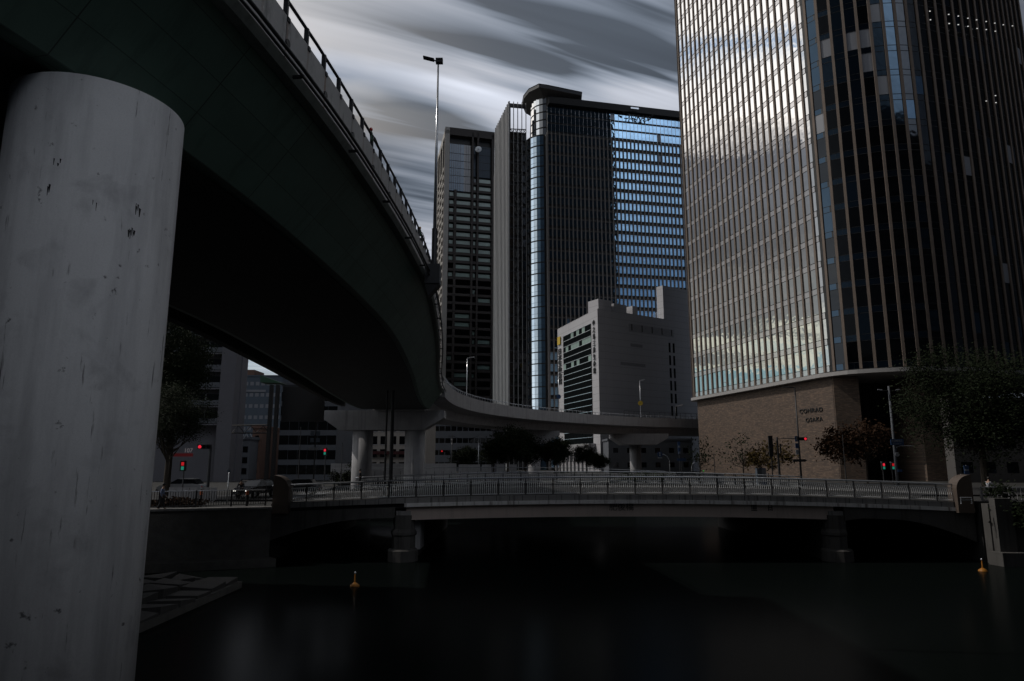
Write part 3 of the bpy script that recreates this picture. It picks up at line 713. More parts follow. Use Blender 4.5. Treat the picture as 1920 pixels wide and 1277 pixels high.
def glyph(px, seg):
    mb = MB(); x0, z0 = X(px, 51, 950), Z(958, 51)
    for a_, b1, c_, d_ in seg: mb.box(x0 + a_, x0 + c_, YB0 + .06, YB0 + .098, z0 + b1, z0 + d_)
    mb.build('worn_mark', M['sign_dark'], br)
glyph(1409, ((0, 0, .42, .05), (.03, .1, .08, .5), (.34, .1, .39, .5), (.03, .45, .39, .5), (.15, .1, .2, .45), (.25, .1, .3, .45)))
glyph(1441, ((0, 0, .05, .42), (.25, 0, .3, .42), (.05, .2, .25, .25), (.1, .05, .2, .1)))
# white car shapes, rails etc on the second (further) road edge
t_ = thing('parapet_wall', 'low pale kerb wall with gaps beyond the far railing of the bridge', 'wall', (-10, 100, GL))
for (a_, b1) in ((620, 855), (860, 900), (903, 921), (931, 945), (956, 969)):
    MB().box(X(a_, 100), X(b1, 100), 100, 100.35, GL - .3, Z(869 if b1 < 860 else 871, 100)).build('wall_block', M['conc'], t_)
struct(MB().prism([(-24, 96), (12, 96), (20, 112), (-20, 112)], -2.9, GL - .004).build('river_terrace', M['paving']))
# guard rail lines between bridge and terrace
t_ = thing('guard_rail', 'thin bright guard rail along the terrace behind the bridge railing', 'railing', (-5, 95, GL))
mb = MB(); mb.tube([(X(620, 95), 95.8, Z(879, 95)), (X(900, 95), 95.8, Z(876.5, 95)), (X(1080, 95), 95.8, Z(877.5, 95)), (X(1250, 95), 95.8, Z(884, 95))], .05, 6); mb.build('hand_rail', M['steel'], t_)
for k in range(40):
    x = X(620, 95) + k * (X(1250, 95) - X(620, 95)) / 39; MB().box(x - .03, x + .03, 95.77, 95.83, 4.2, 5.75).build('rail_post', M['dark_steel'], t_)

# ------------------------------------------------------------------ facade builder
def inframe(p):
    v = Vector(p) - Vector((0, 0, H)); yc = v.y * math.cos(PITCH) + v.z * math.sin(PITCH); zc_ = v.z * math.cos(PITCH) - v.y * math.sin(PITCH)
    if yc <= 0: return False
    px, py = 960 + F * v.x / yc, 638.5 - F * zc_ / yc
    return 0 < px < 1920 and 0 < py < 1277
def facade(root, pts, z0, z1, bay, fh, fin=None, sill=.28, wm=None, wsp=None, margin=.12, band=None, nmax=100, core_off=.06, split=0, vis=None, pane_h=1.0):
    P = resample(pts, bay); nf = max(1, round((z1 - z0) / fh)); fh = (z1 - z0) / nf
    cand = []; sm = MB(); mull = MB(); mats = wm(0, 0, True)
    for i in range(len(P) - 1):
        p, q = P[i], P[i + 1]; t = (q - p); L = t.length; t = t / L; n = Vector((t.y, -t.x))
        for k in range(nf):
            zb = z0 + k * fh; zs = zb + fh * sill; a = p + n * core_off + t * margin; w_ = L - 2 * margin
            if w_ <= 0: continue
            c = a + t * w_ / 2; score = abs(Vector((c.x, c.y)).normalized().dot(n)) * w_ / (c.x ** 2 + c.y ** 2 + (zb - H) ** 2)
            ok = inframe((c.x, c.y, zs + .5)) and (vis is None or vis(c, zs))
            cand.append((score if ok else 0, a, t, n, w_, zs, zb + fh - .06, wm(i, k, False)))
            if wsp is not None: sm.obox((a.x, a.y), t, n, w_, .01, zb + .05, zs - .05, wsp(i, k))
            for zz in ((zs,) if not split else (zs, zs + (zb + fh - zs) * split)): mull.obox((a.x, a.y), t, n, w_, .07, zz - .05, zz)
            mull.obox((a.x, a.y), t, n, w_, .07, zb - .03, zb + .03)
    cand.sort(key=lambda c_: -c_[0]); rest = MB()
    for j, (s_, a, t, n, w_, zs, zt, mi) in enumerate(cand):
        if j < nmax and s_ > 0: MB().obox((a.x, a.y), t, n, w_, .02, zs, zt).build('window', mats[mi], root)
        else: rest.obox((a.x, a.y), t, n, w_, .02, zs, zt, mi)
    if rest.f: tag(rest.build('far_windows', mats, root), kind='stuff')
    if sm.f: tag(sm.build('spandrel_panels', mats, root), kind='stuff')
    tag(mull.build('mullions', M['black'], root), kind='stuff')
    if band:
        bd, bh, bm = band
        for k in range(nf + 1):
            bb = MB()
            for i in range(len(P) - 1):
                p, q = P[i], P[i + 1]; t = q - p; L = t.length; t = t / L; n = Vector((t.y, -t.x)); bb.obox((p.x, p.y), t, n, L, bd, z0 + k * fh - bh, z0 + k * fh, off=core_off * .5)
            bb.build('floor_band', bm, root)
    if fin:
        fw, fd, fm, ftop = fin; nfin = 0; fr = MB()
        for i in range(len(P)):
            a = P[max(i - 1, 0)]; b_ = P[min(i + 1, len(P) - 1)]; t = (b_ - a).normalized(); n = Vector((t.y, -t.x)); q = P[i] - t * fw / 2
            mb = MB() if nfin < 98 else fr; mb.obox((q.x, q.y), t, n, fw, fd, z0, z1 + ftop)
            if nfin < 98: mb.build('fin', fm, root)
            nfin += 1
        if fr.f: tag(fr.build('other_fins', fm, root), kind='stuff')
    return P

# ------------------------------------------------------------------ right tower (brick fins, brick podium)
ZB = H + 13.4; ZTW = 205.0
tw = thing('office_tower', 'huge brown glass tower with brick fins above a brick podium on the right', 'tower', (60, 125, 4.2))
A = Vector((39.9, 150)); B = Vector((49.6, 108.4))
outl = catmull([(A.x + 4.5, 154.2), (A.x + 1.4, 153.4), (A.x, 150.0)], .8)[:-1] + [A, B] + catmull([tuple(B + Vector((.6, -2.2))), (52.4, 103.6), (58.9, 100.6), (66.8, 100.8), (80, 105.5), (94, 114)], 1.0)
outl = [Vector(p[:2]) for p in outl]
full = outl + [Vector((97.5, 120)), Vector((97.5, 150))]
MB().prism([(p.x, p.y) for p in full], ZB, ZTW).build('tower_core', M['core'], tw)
rw = random.Random(3)
def wmt(i, k, lst):
    if lst: return [M['glass_t'], M['blind'], M['glass_td'], M['spandrel'], M['glass_dark'], M['black'], M['teal'], M['glass_sp']]
    if i < 27: return 0
    r_ = rw.random()
    if 26 < i < 34 and k > 8: return 1 if r_ < .30 else (2 if r_ < .85 else 4)
    return 2 if r_ < .10 else (4 if r_ < .97 else 1)  # front panes get darker glass, their shade put into the colour
facade(tw, outl, ZB + .6, ZTW, 1.95, 4.3, fin=(.42, .26, M['fin'], 0), sill=.24, wm=wmt, wsp=lambda i, k: 7 if i < 27 else (2 if i < 34 else 4), margin=.03)
lip = [p.copy() for p in outl]
MB().prism([(Vector(p).x, Vector(p).y) for p in [q + Vector((-.7, -.5)) if q.x < 50 else q + Vector((0, -.75)) for q in lip] + [Vector((97.8, 119)), Vector((97.8, 152))]], ZB - .15, ZB + .45).build('stone_lip', M['lip'], tw)
pod = [(A.x + 1.2, 151.5), (A.x + .7, 148.8), (B.x + .8, 107.0), (B.x + 4.2, 106.0), (B.x + 6, 118), (B.x + 6, 151)]
MB().prism(pod, 4.1, ZB - .152).build('brick_podium', M['brick'], tw)
MB().prism([(B.x + .83, 106.7), (B.x + 4.3, 105.7), (B.x + 4.4, 106.2), (B.x + .9, 107.2)], 4.1, ZB - .154).build('brick_pier', M['brickf'], tw)
MB().prism([(B.x + 6.0, 116), (75, 116), (75, 151), (B.x + 6.0, 151)], 4.1, ZB - .156).build('lobby_wall', M['core'], tw)
xa = X(1738, 104)
MB().prism([(xa, 104), (xa + 3.6, 103.4), (xa + 3.6, 112), (xa, 112)], 4.1, ZB - .155).build('brick_pier', M['brickf'], tw)
for k in range(5):
    x = B.x + 8 + k * 2.0; MB().box(x, x + .12, 115.6, 115.95, 4.2, ZB - .2).build('lobby_mullion', M['dark_steel'], tw)
ld = Vector((B.x - A.x, B.y - A.y)).normalized(); ln_ = Vector((ld.y, -ld.x))
def wallpt(px, py):            # point on the podium's left wall seen at a pixel
    P0 = Vector((A.x + .7, 148.8)); P1 = Vector((B.x + .8, 107.0)); d_ = P1 - P0; n_ = Vector((d_.y, -d_.x)).normalized()
    r = ray(px, py); k = P0.dot(n_) / (r.x * n_.x + r.y * n_.y)
    return Vector((r.x * k, r.y * k, H + r.z * k)), d_.normalized(), n_
pt, td, tn = wallpt(1521, 770)
text_mesh('hotel_lettering', 'CONRAD', 1.0, M['sign_dark'], tw, pt + Vector((tn.x, tn.y, 0)) * .08, (td.x, td.y, 0), (0, 0, 1), .12, sp=1.15, xs=1.25)
pt, td, tn = wallpt(1527, 787)
text_mesh('hotel_lettering', 'OSAKA', .95, M['sign_dark'], tw, pt + Vector((tn.x, tn.y, 0)) * .08, (td.x, td.y, 0), (0, 0, 1), .12, sp=1.15, xs=1.25)
# lit ceiling lamps seen through the upper windows
for (px, py) in [(1737, 28), (1772, 34), (1790, 37), (1808, 41), (1824, 44), (1842, 47), (1858, 50), (1874, 53), (1891, 55), (1738, 44), (1773, 51), (1790, 53), (1808, 56), (1825, 60), (1842, 62), (1859, 65), (1859, 185), (1842, 195), (1860, 198)]:
    p = at(px, py, 101.5 + max(0, (px - 1760)) * .045)
    MB().box(p.x - .1, p.x + .1, p.y - 1.0, p.y - .9, p.z - .05, p.z + .05).build('ceiling_lamp', M['ceiling_on'], tw)

# ------------------------------------------------------------------ office tower with curved glass corner
oc = thing('office_tower', 'dark glass office tower with curved mirror corner and oval roof canopy in the centre', 'tower', (30, 240, 4.2))
ZO = H + 132.5
c1 = Vector((12.4, 234.0)); c2 = Vector((66, 245.6))
arcp = [Vector((12.3 + 7.0 * math.cos(a), 240.6 + 7.0 * math.sin(a))) for a in [R(188 + 9.5 * k) for k in range(0, 9)]]
body = [Vector((-6.4, 256)), Vector((-1.0, 233.4)), Vector((4.8, 234.4))] + arcp + [c1, c2, Vector((62, 280)), Vector((-8, 280))]
ZG = H + 121.5
ARC2 = [Vector((13.4 + 6.2 * math.cos(a), 240.8 + 6.2 * math.sin(a))) for a in [R(188 + 9.5 * k) for k in range(0, 9)]]
MB().prism([(p.x, p.y) for p in [Vector((-6.2, 256)), Vector((-.9, 237.5)), Vector((5.2, 238.9)), Vector((6, 250)), Vector((6, 279)), Vector((-8, 279))]], 4.2, ZG).build('service_core', M['core'], oc)
MB().prism([(p.x, p.y) for p in arcp + [c1 + Vector((.05, .05)), c2, Vector((62, 280)), Vector((5.6, 280))]], 4.2, ZO - 14.05).build('tower_core', M['core'], oc)
MB().prism([(p.x, p.y) for p in ARC2 + [c1 + Vector((.9, .2)), c2, Vector((62, 280)), Vector((7.6, 280))]], ZO - 14.04, ZO + 1.7).build('tower_core', M['core'], oc)
ro = random.Random(5)
def wmo(i, k, lst):
    if lst: return [M['glass_blue'], M['glass_dark'], M['blue_pane']]
    return 0 if ro.random() < .985 else (1 if ro.random() < .3 else 2)
facade(oc, [c1 + Vector((.6, .12)), c2], 4.4, ZO - 13, 1.55, 4.1, fin=(.42, .45, M['fin_dark'], 0), sill=.22, wm=wmo, margin=.1, nmax=60, band=(.22, .55, M['core_brown']), split=.7)
facade(oc, [c1 + Vector((.6, .12)), c2], ZO - 12.9, ZO - 2.3, 1.55, 3.5, fin=(.07, .12, M['steel'], 0), sill=.2, wm=wmo, margin=.1, nmax=0)
facade(oc, arcp, 4.4, ZO - 14, 1.35, 4.1, sill=.35, wm=lambda i, k, l: [M['glass_t'], M['glass_blue'], M['glass_pale']] if l else ((2, 0, 0, 2, 2, 1, 1, 1, 1, 1)[min(i, 9)]), wsp=lambda i, k: 2 if i < 5 else 1, margin=.02, nmax=40, band=(.3, .3, M['core']))  # pane tints step from white to blue, reflected sky put into colour
arc2 = [Vector((13.4 + 6.2 * math.cos(a), 240.8 + 6.2 * math.sin(a))) for a in [R(188 + 9.5 * k) for k in range(0, 9)]]
facade(oc, arc2, ZO - 14, ZO + 1.6, 1.4, 3.1, sill=.15, wm=lambda i, k, l: [M['glass_t'], M['glass_blue']] if l else (0 if i < 6 else 1), margin=.02, nmax=0)  # upper curve repeats the white to blue tints in place of reflections
e = MB(); e.obox((c1.x - .1, c1.y), (c2 - c1).normalized(), Vector((.217, -.976)), .45, .5, 4.4, ZO - 14); e.build('corner_pilaster', M['lip'], oc)
# grid front beside the curve and louvred flank
facade(oc, [Vector((-1.0, 237.4)), Vector((5.2, 238.7))], 4.4, ZG, 1.5, 4.1, fin=(.22, .5, M['louvre'], 12.2), sill=.25, wm=lambda i, k, l: [M['glass_dark'], M['blind']] if l else 0, margin=.12, nmax=0, band=(.3, .3, M['dark_steel']))
fl = resample([(-6.4, 258), (-1.0, 237.4)], 2.1)
for i in range(len(fl)):
    t = (fl[-1] - fl[0]).normalized(); n = Vector((t.y, -t.x)); q = fl[i] - t * .3
    MB().obox((q.x, q.y), t, n, .75, .5, 4.3, ZG + 12.0, off=.02).build('louvre', M['louvre'], oc)
fr = MB(); fr.obox((-1.0, 237.4), Vector((.986, .165)), Vector((.165, -.986)), 6.2, -.8, ZG + 10.2, ZG + 11.6); fr.obox((-6.4, 258), Vector((.254, -.967)), Vector((-.967, -.254)), 21.3, -.5, ZG, ZG + 11.5); fr.build('roof_screen', M['dark_steel'], oc)
tr_ = MB()
for k in range(4):
    x = -.5 + k * 1.5; tr_.tube([(x, 238.6, ZG), (x + 1.2, 238.8, ZG + 1.6)], .12, 5); tr_.tube([(x + 1.2, 238.8, ZG), (x, 238.6, ZG + 1.6)], .12, 5)
tr_.tube([(-1, 238.5, ZG + 1.7), (5, 239, ZG + 1.7)], .2, 5); tr_.build('roof_truss', M['dark_steel'], oc)
# main cornice and the oval canopy
d_ = (c2 - c1).normalized(); n_ = Vector((d_.y, -d_.x))
MB().obox((c1.x + 1, c1.y + .2), d_, n_, (c2 - c1).length, -30, ZO - 1.9, ZO + .4, off=1.6).build('roof_cornice', M['black'], oc)
ov = [(x_, y_) for x_, y_ in ((26.3, 236.6), (27.2, 252), (18, 256), (9, 254), (5.2, 249.5), (4.0, 244), (4.4, 239), (6.3, 234.2), (9.9, 230.8), (13, 231.6))]
MB().prism(ov[::-1], ZO + 3.2, ZO + 4.6).build('roof_canopy', M['dark_steel'], oc)
ov2 = [(15.5 + (x - 15.5) * .66, 243 + (y - 243) * .66) for x, y in ov]
cn = MB(); vs = [(x, y, ZO + 3.19) for x, y in ov] + [(x, y, ZO + 1.2) for x, y in ov2]; n = len(ov)
cn.add(vs, [(i, n + i, n + (i + 1) % n, (i + 1) % n) for i in range(n)] + [tuple(range(n, 2 * n))]); cn.build('canopy_underside', M['core_brown'], oc)
rim = MB(); rim.tube([(x, y, ZO + 4.6) for x, y in ov] + [(ov[0][0], ov[0][1], ZO + 4.6)], .14, 5); rim.build('canopy_rim', M['dark_steel'], oc)
MB().obox((c1.x + 32, c1.y + 6), d_, n_, 3.2, .3, ZO - 1.2, ZO - .6, off=1.7).build('gondola', M['steel'], oc)
# roof lettering
rt = Vector((d_.x, d_.y, 0)); base = at(1196, 223, 241)
for ch, dx in (('T', -4.6), ('O', -2.3), ('R', .1), ('A', 2.4), ('Y', 4.7)):
    text_mesh('roof_lettering', ch, 2.7, M['sign_dark'], oc, base + rt * (dx * .82) + Vector((0, -1.0, 0)), rt, (.12, 0, 1), .4)
ac_ = MB()
pL = base + rt * -5.4 + Vector((0, -1, 1.1)); pR = base + rt * 5.2 + Vector((0, -1, 1.1))
ac_.tube([pL, pL + rt * -1.4 + Vector((0, 0, .7))], [.42, .2], 6); ac_.tube([pR, pR + rt * 1.4 + Vector((0, 0, .9))], [.42, .2], 6); ac_.build('lettering_strokes', M['sign_dark'], oc)

# ------------------------------------------------------------------ dark grid tower with dish
dt = thing('grid_tower', 'dark brown high-rise with deep window grid and white dish near the roof', 'tower', (-25, 375, 4.2))
ZK = H + 185; g0 = Vector((-47.8, 402)); g1 = Vector((-37.2, 355)); g2 = Vector((4, 365)); gn = Vector(((g2 - g1).y, -(g2 - g1).x)).normalized(); gt = (g2 - g1).normalized()
off3 = lambda p, dd: p - gn * dd
MB().prism([(p.x, p.y) for p in (g0 + Vector((2.5, 0)), off3(g1, 3) + Vector((2.2, 0)), off3(g2, 3), Vector((-2, 410)), Vector((-44, 410)))], 4.2, ZK - 3).build('tower_core', M['core'], dt)
GLn = (g2 - g1).length; nf = 41; fh = (ZK - 4.2) / nf
# main frame: columns and beams
for (s0, ww) in ((0, 2.6), (15.2, 1.0), (18.2, 1.0), (26.6, 1.3), (30.0, 1.3), (38, 1.5), (41.2, 1.2)):
    q = g1 + gt * s0; MB().obox((q.x, q.y), gt, gn, ww, -3.2, 4.2, ZK - 2.0).build('frame_column', M['grid_dark'], dt)
bm_ = MB()
MB().obox((g1.x, g1.y), gt, gn, GLn, -3.3, ZK - 4.6, ZK - .2).build('roof_beam', M['grid_dark'], dt)
winsep = []; rk = random.Random(9)
for k in range(nf - 1):
    zz = 4.2 + k * fh
    for (s0, s1) in ((2.6, 15.2), (16.2, 18.2), (19.2, 26.6), (27.9, 30.0), (31.3, 38), (39.5, 42.4)):
        top = (k > nf - 9) if s0 < 3 or s0 > 31 else (k > nf - 7)
        if top: continue
        q = g1 + gt * s0; bm_.obox((q.x, q.y), gt, gn, s1 - s0, 1.2, zz - .7, zz + .7, off=-1.7)
        n_p = 1 if s1 - s0 < 4 else 1
        segs = [(s0 + .5, s1 - .3)] if s1 - s0 < 8 else [(s0 + .5, s0 + 2.8), (s0 + 4.6, s1 - .3)]
        if s1 - s0 > 8: bm_.obox(((g1 + gt * (s0 + 3.0)).x, (g1 + gt * (s0 + 3.0)).y), gt, gn, 1.3, 1.5, zz - .5, zz + fh, off=-1.8)
        for (u0, u1) in segs: winsep.append((zz, u0, u1, k))
bm_.build('floor_beams', M['grid_dark'], dt)
winsep.sort(key=lambda c_: -(c_[2] - c_[1]) - c_[3] * .08); rest = MB()
for j, (zz, u0, u1, k) in enumerate(winsep):
    q = g1 + gt * u0; mi = 0 if k > nf - 20 and rk.random() < .9 else (1 if rk.random() < .75 else 0)
    mb = MB() if j < 96 else rest
    mb.obox((q.x, q.y), gt, gn, u1 - u0, .1, zz + 1.2, zz + 3.2, mi if j >= 96 else 0, off=-1.75)
    if j < 96: mb.build('window', [M['teal'], M['glass_dark']][mi], dt)
if rest.f: tag(rest.build('far_windows', [M['teal'], M['glass_dark']], dt), kind='stuff')
for (s0, s1, lo, mt_) in ((2.8, 11.0, nf - 8, 'blue_pane'), (11.0, 15.0, nf - 8, 'blind'), (16.4, 18.0, nf - 6, 'blue_b'), (19.4, 26.4, nf - 6, 'blue_b'), (28.2, 29.8, nf - 6, 'blind'), (31.5, 37.8, nf - 8, 'blue_pane')):
    q = g1 + gt * s0; MB().obox((q.x, q.y), gt, gn, s1 - s0, .2, 4.2 + lo * fh, ZK - 9, off=-2.2).build('sky_lobby_glass', M[mt_], dt)
    gm = MB()
    for kk in range(1, 6): gm.obox((q.x, q.y), gt, gn, s1 - s0, .15, 4.2 + lo * fh + kk * 4.4, 4.2 + lo * fh + kk * 4.4 + .2, off=-2.0)
    for kk in range(1, int((s1 - s0) / 1.2)): q2 = q + gt * kk * 1.2; gm.obox((q2.x, q2.y), gt, gn, .12, .15, 4.2 + lo * fh, ZK - 9.1, off=-1.98)
    gm.build('lobby_mullions', M['dark_steel'], dt)
dp = at(897, 280, 357); dd = MB(); dd.tube([dp + Vector((0, .9, 0)), dp + Vector((0, .35, 0)), dp, dp + Vector((0, -.25, 0))], [.5, 1.5, 1.85, 1.6], 24); dd.tube([dp + Vector((0, -.2, 0)), dp + Vector((0, -1.0, 0))], [.5, .25], 12); dd.build('round_dish', M['dish'], dt, smooth=True)
# lit flank with bracket frames
ft = (g1 - g0).normalized(); fn = Vector((ft.y, -ft.x)); FL = (g1 - g0).length
for s0 in (0.5, 12, 23.5, 35, FL - 2.0):
    q = g0 + ft * s0; MB().obox((q.x, q.y), ft, fn, 2.0, -2.5, 4.2, ZK - 2).build('flank_column', M['bracket'], dt)
bk = MB()
for k in range(nf - 4):
    zz = 4.2 + k * fh
    for s0 in (2.5, 14, 25.5, 37):
        q = g0 + ft * s0; bk.obox((q.x, q.y), ft, fn, 9.0, -2.2, zz, zz + 1.1, off=-.2)
        for (ss, l_) in ((0, 2.2), (6.8, 2.2)): q2 = q + ft * ss; bk.obox((q2.x, q2.y), ft, fn, l_, -2.0, zz + 1.1, zz + 2.0, off=-.3)
bk.build('flank_brackets', M['bracket'], dt)
MB().obox((g0.x, g0.y), ft, fn, FL, -2.4, ZK - 4, ZK - .3, off=-.1).build('flank_roof_beam', M['bracket'], dt)

# ------------------------------------------------------------------ white office block
wb = thing('office_block', 'white tiled office block with dark glass side and vertical signs, behind the expressway curve', 'building', (35, 200, 4.2))
w0 = Vector((14.6, 215)); w1_ = Vector((23.7, 185)); w2 = Vector((60.5, 209)); w3 = w0 + (w2 - w1_)
ZWB = H + 42
MB().prism([(p.x, p.y) for p in (w0, w1_, w2, w3)], 4.2, ZWB).build('block', M['tile'], wb)
wt = (w1_ - w0).normalized(); wnn = Vector((wt.y, -wt.x)); WL = (w1_ - w0).length
rt_ = (w2 - w1_).normalized(); rn = Vector((rt_.y, -rt_.x)); RL = (w2 - w1_).length
wa, wb_ = w0 + wt * 5.0, w1_ - wt * 4.6
MB().obox((wa.x, wa.y), wt, wnn, (wb_ - wa).length, .06, 12, ZWB - 3.4).build('glass_recess', M['core'], wb)
rr = random.Random(21)
def wmw(i, k, l):
    if l: return [M['glass_k'], M['teal'], M['glass_t']]
    return 1 if (k in (13, 16, 18) and rr.random() < .4) else (0)
facade(wb, [wa, wb_], 12, ZWB - 3.4, 2.15, 1.75, sill=.0, wm=wmw, margin=.05, nmax=100, core_off=.08)
gl = MB(); nrow = round((ZWB - 3.4 - 12) / 1.75)
for k in range(nrow + 1):
    z = 12 + k * (ZWB - 15.4) / nrow; gl.obox((wa.x, wa.y), wt, wnn, (wb_ - wa).length, .14, z - .07, z + .07, off=.12)
gl.build('glass_bars', M['steel'], wb)
for sgn, px_, col_, s_ in (('住友生命肥後橋', 0, 1, 2.4),):
    pass
q = w0 + wt * 2.2 + wnn * .2
text_mesh('vertical_sign', '日本生命会館', 2.0, M['sign_dark'], wb, (q.x, q.y, ZWB - 12.5), (wt.x, wt.y, 0), (0, 0, 1), .2, vertical=True, sp=.95, xs=1.6)
MB().obox(((q - wt * 1.5).x, (q - wt * 1.5).y), wt, wnn, 2.4, .2, ZWB - 5.4, ZWB - 2.9).build('emblem', M['yellow'], wb)
q = w1_ - wt * 2.4 + wnn * .2
text_mesh('vertical_sign', '中之島三井生命館', 1.75, M['sign_dark'], wb, (q.x, q.y, ZWB - 10.5), (wt.x, wt.y, 0), (0, 0, 1), .2, vertical=True, sp=1.1, xs=.9)
for k in range(6):
    for o_ in (0, 1.7):
        q = w1_ + rt_ * (RL - 16.7 + o_); z = Z(648 + k * 24, 198)
        MB().obox((q.x, q.y), rt_, rn, .75, .05, z - 1.7, z + 1.2).build('window', M['glass_dark'], wb)
for k in range(5):
    q = w1_ + rt_ * (12.5 + k * 4.0); MB().obox((q.x, q.y), rt_, rn, .35, .06, ZWB - 4.9, ZWB - 3.0).build('vent', M['black'], wb)
q = w1_ + rt_ * 11.5; MB().obox((q.x, q.y), rt_, rn, 18, .03, ZWB - 5.3, ZWB - 3.0).build('vent_panel', mat('grey_tile_band', (.33, .33, .35), .8), wb)
for (s0, ww, zz) in ((12, 4.6, 9.6), (8, 9.5, 15.2)):
    q = w1_ + rt_ * s0; MB().obox((q.x, q.y), rt_, rn, ww, .04, ZWB - zz, ZWB - zz + .9).build('vent_panel', mat('grey_tile_strip', (.27, .27, .29), .8), wb)
q = w1_ + rt_ * 6.6; MB().obox((q.x, q.y), rt_, rn, 1.5, .05, 13.6, 16.4).build('vent', M['grey_b'], wb)
for (a_, b1, h_) in ((2.5, 7.4, 3.6), (8.3, 13.2, 3.0), (15.5, 17.6, 3.2)):
    q = w1_ + rt_ * a_ - rn * 2.5; MB().obox((q.x, q.y), rt_, rn, b1 - a_, -4.5, ZWB - .5, ZWB + h_).build('roof_box', M['tile'], wb)
q = w1_ + rt_ * (RL - 17.6) - rn * .6; MB().obox((q.x, q.y), rt_, rn, 17.5, -2.6, ZWB - .5, ZWB + 10.5).build('stair_tower', M['tile'], wb)
for k in range(7):
    q = w1_ + rt_ * (RL - 22.3 + k * .6); MB().obox((q.x, q.y), rt_, rn, .1, .1, ZWB, ZWB + .9 + k * .3, off=-1.2).build('roof_rail', M['steel'], wb)
# lower entrance wing with columns
q = w0 + wt * 1.0 + wnn * 2.2
MB().obox((q.x, q.y), wt, wnn, WL - 4, -2.3, 9.8, 12.0).build('canopy', M['conc'], wb)
for k in range(9):
    q2 = q + wt * (1.5 + k * 2.9); MB().obox((q2.x, q2.y), wt, wnn, .55, -.6, 4.2, 9.8).build('entrance_column', M['conc'], wb)

# ------------------------------------------------------------------ generic buildings
def block(name, label, cat, x0, x1, y0, y1, z1, mt, rows, cols, wsz, mwin='glass_dark', z0=4.2, ws=None, side=0, roof=True, frame=None):
    b_ = thing(name, label, cat, ((x0 + x1) / 2, (y0 + y1) / 2, z0 - .3))
    MB().box(x0, x1, y0, y1, z0 - .3, z1).build('wall', M[mt], b_)
    if roof: MB().box(x0 - .25, x1 + .25, y0 - .25, y1 + .25, z1, z1 + .5).build('roof', M[mt], b_)
    ww, wh = wsz; r_ = random.Random(len(label))
    fh = (z1 - z0 - 1.0) / rows; cw = (x1 - x0) / cols
    cells = [(r, c) for r in range(rows) for c in range(cols)]; rest = MB()
    for j, (r, c) in enumerate(cells):
        xc = x0 + cw * (c + .5); zc_ = z0 + fh * (r + .6)
        mb = MB() if j < 100 else rest
        mb.box(xc - ww / 2, xc + ww / 2, y0 - .03, y0 + .1, zc_ - wh / 2, zc_ + wh / 2)
        if j < 100:
            wo_ = mb.build('window', M[mwin], b_)
            if frame: MB().box(xc - ww / 2 - .1, xc + ww / 2 + .1, y0 - .12, y0 - .031, zc_ - wh / 2 - .15, zc_ - wh / 2 - .02).build('sill', M[frame], wo_)
    if rest.f: tag(rest.build('upper_windows', M[mwin], b_), kind='stuff')
    if side:
        n_ = int((y1 - y0) / 3.2)
        for r in range(min(rows, 10)):
            for c in range(min(n_, 8)):
                yc = y0 + 3.2 * (c + .5); zc_ = z0 + fh * (r + .6); xx = x1 if side > 0 else x0
                MB().box(xx - .06 if side > 0 else xx - .03, xx + .03 if side > 0 else xx + .06, yc - .7, yc + .7, zc_ - wh / 2, zc_ + wh / 2).build('window', M[mwin], b_)
    return b_
# apartment block with balconies, left
ab = thing('apartment_block', 'grey apartment block with stacked recessed balconies behind the left tree', 'building', (-60, 122, 3.8))
ax0, ax1 = X(270, 116), X(404, 116); ax2 = X(432, 116)
MB().box(ax0 - 14, ax2 + .2, 117.5, 120, 3.8, 48).build('wall', M['apart'], ab)
MB().box(ax1 - .0, ax2, 115.2, 117.49, 3.8, 48).build('pale_pier', M['apart'], ab)
for k in range(14):
    z = Z(796, 116) + k * 3.02
    MB().box(ax0 - 13, ax1 - .01, 115.4, 117.48, z - .14, z + .1).build('balcony_slab', M['apart'], ab)
    if k < 13:
        for c in range(3):
            xx = ax1 - 5.2 - c * 6.2
            w_ = MB().box(xx, xx + 4.2, 117.38, 117.49, z + .15, z + 2.3).build('window', M['glass_dark'], ab)
            MB().box(xx + 2.0, xx + 2.1, 117.3, 117.37, z + .15, z + 2.3).build('frame', M['steel'], w_)
        mb = MB(); mb.box(ax0 - 13, ax1 - .02, 115.42, 115.46, z + .2, z + 1.05); mb.build('balcony_rail', M['grey_b'], ab)
block('hotel_block', 'distant blue-grey block with rows of small lit windows under a flat roof', 'building', X(425, 250), X(520, 250), 250, 275, Z(706, 250), 'blue_b', 8, 9, (1.3, 1.3), 'blind', side=0)  # windows are plain pale panes
t_ = bpy.data.objects['hotel_block']
MB().box(X(441, 250), X(461, 250), 252, 262, Z(706, 250) + .5, Z(692, 250)).build('roof_box', M['brown_b'], t_)
MB().box(X(433, 250), X(489, 250), 249.7, 249.96, Z(735, 250), Z(731, 250)).build('sign_band', M['blind'], t_)
block('narrow_house', 'narrow red-brown building beside the dark sign gantry', 'building', X(469, 130), X(487, 130), 130, 142, Z(803, 130), 'brown_b', 4, 1, (.7, .9))
t_ = block('low_house', 'small grey house with sawtooth white roof edge left of the red-brown building', 'building', X(432, 126), X(466, 126), 126, 138, Z(824, 126), 'grey_b', 3, 2, (.9, 1.1))
mb = MB()
for k in range(3):
    x0 = X(446 + k * 7, 126); mb.tube([(x0 - .6, 125.7, Z(823, 126)), (x0, 125.7, Z(812, 126)), (x0 + .5, 125.7, Z(812, 126)), (x0 + .9, 125.7, Z(820, 126))], .12, 5)
mb.build('roof_edge', M['sign_white'], t_)
block('beige_block', 'beige building with square windows seen between the round columns', 'building', X(655, 165), X(798, 165), 165, 185, Z(760, 165), 'beige', 5, 8, (1.5, 1.9), frame='conc')
t_ = bpy.data.objects['beige_block']
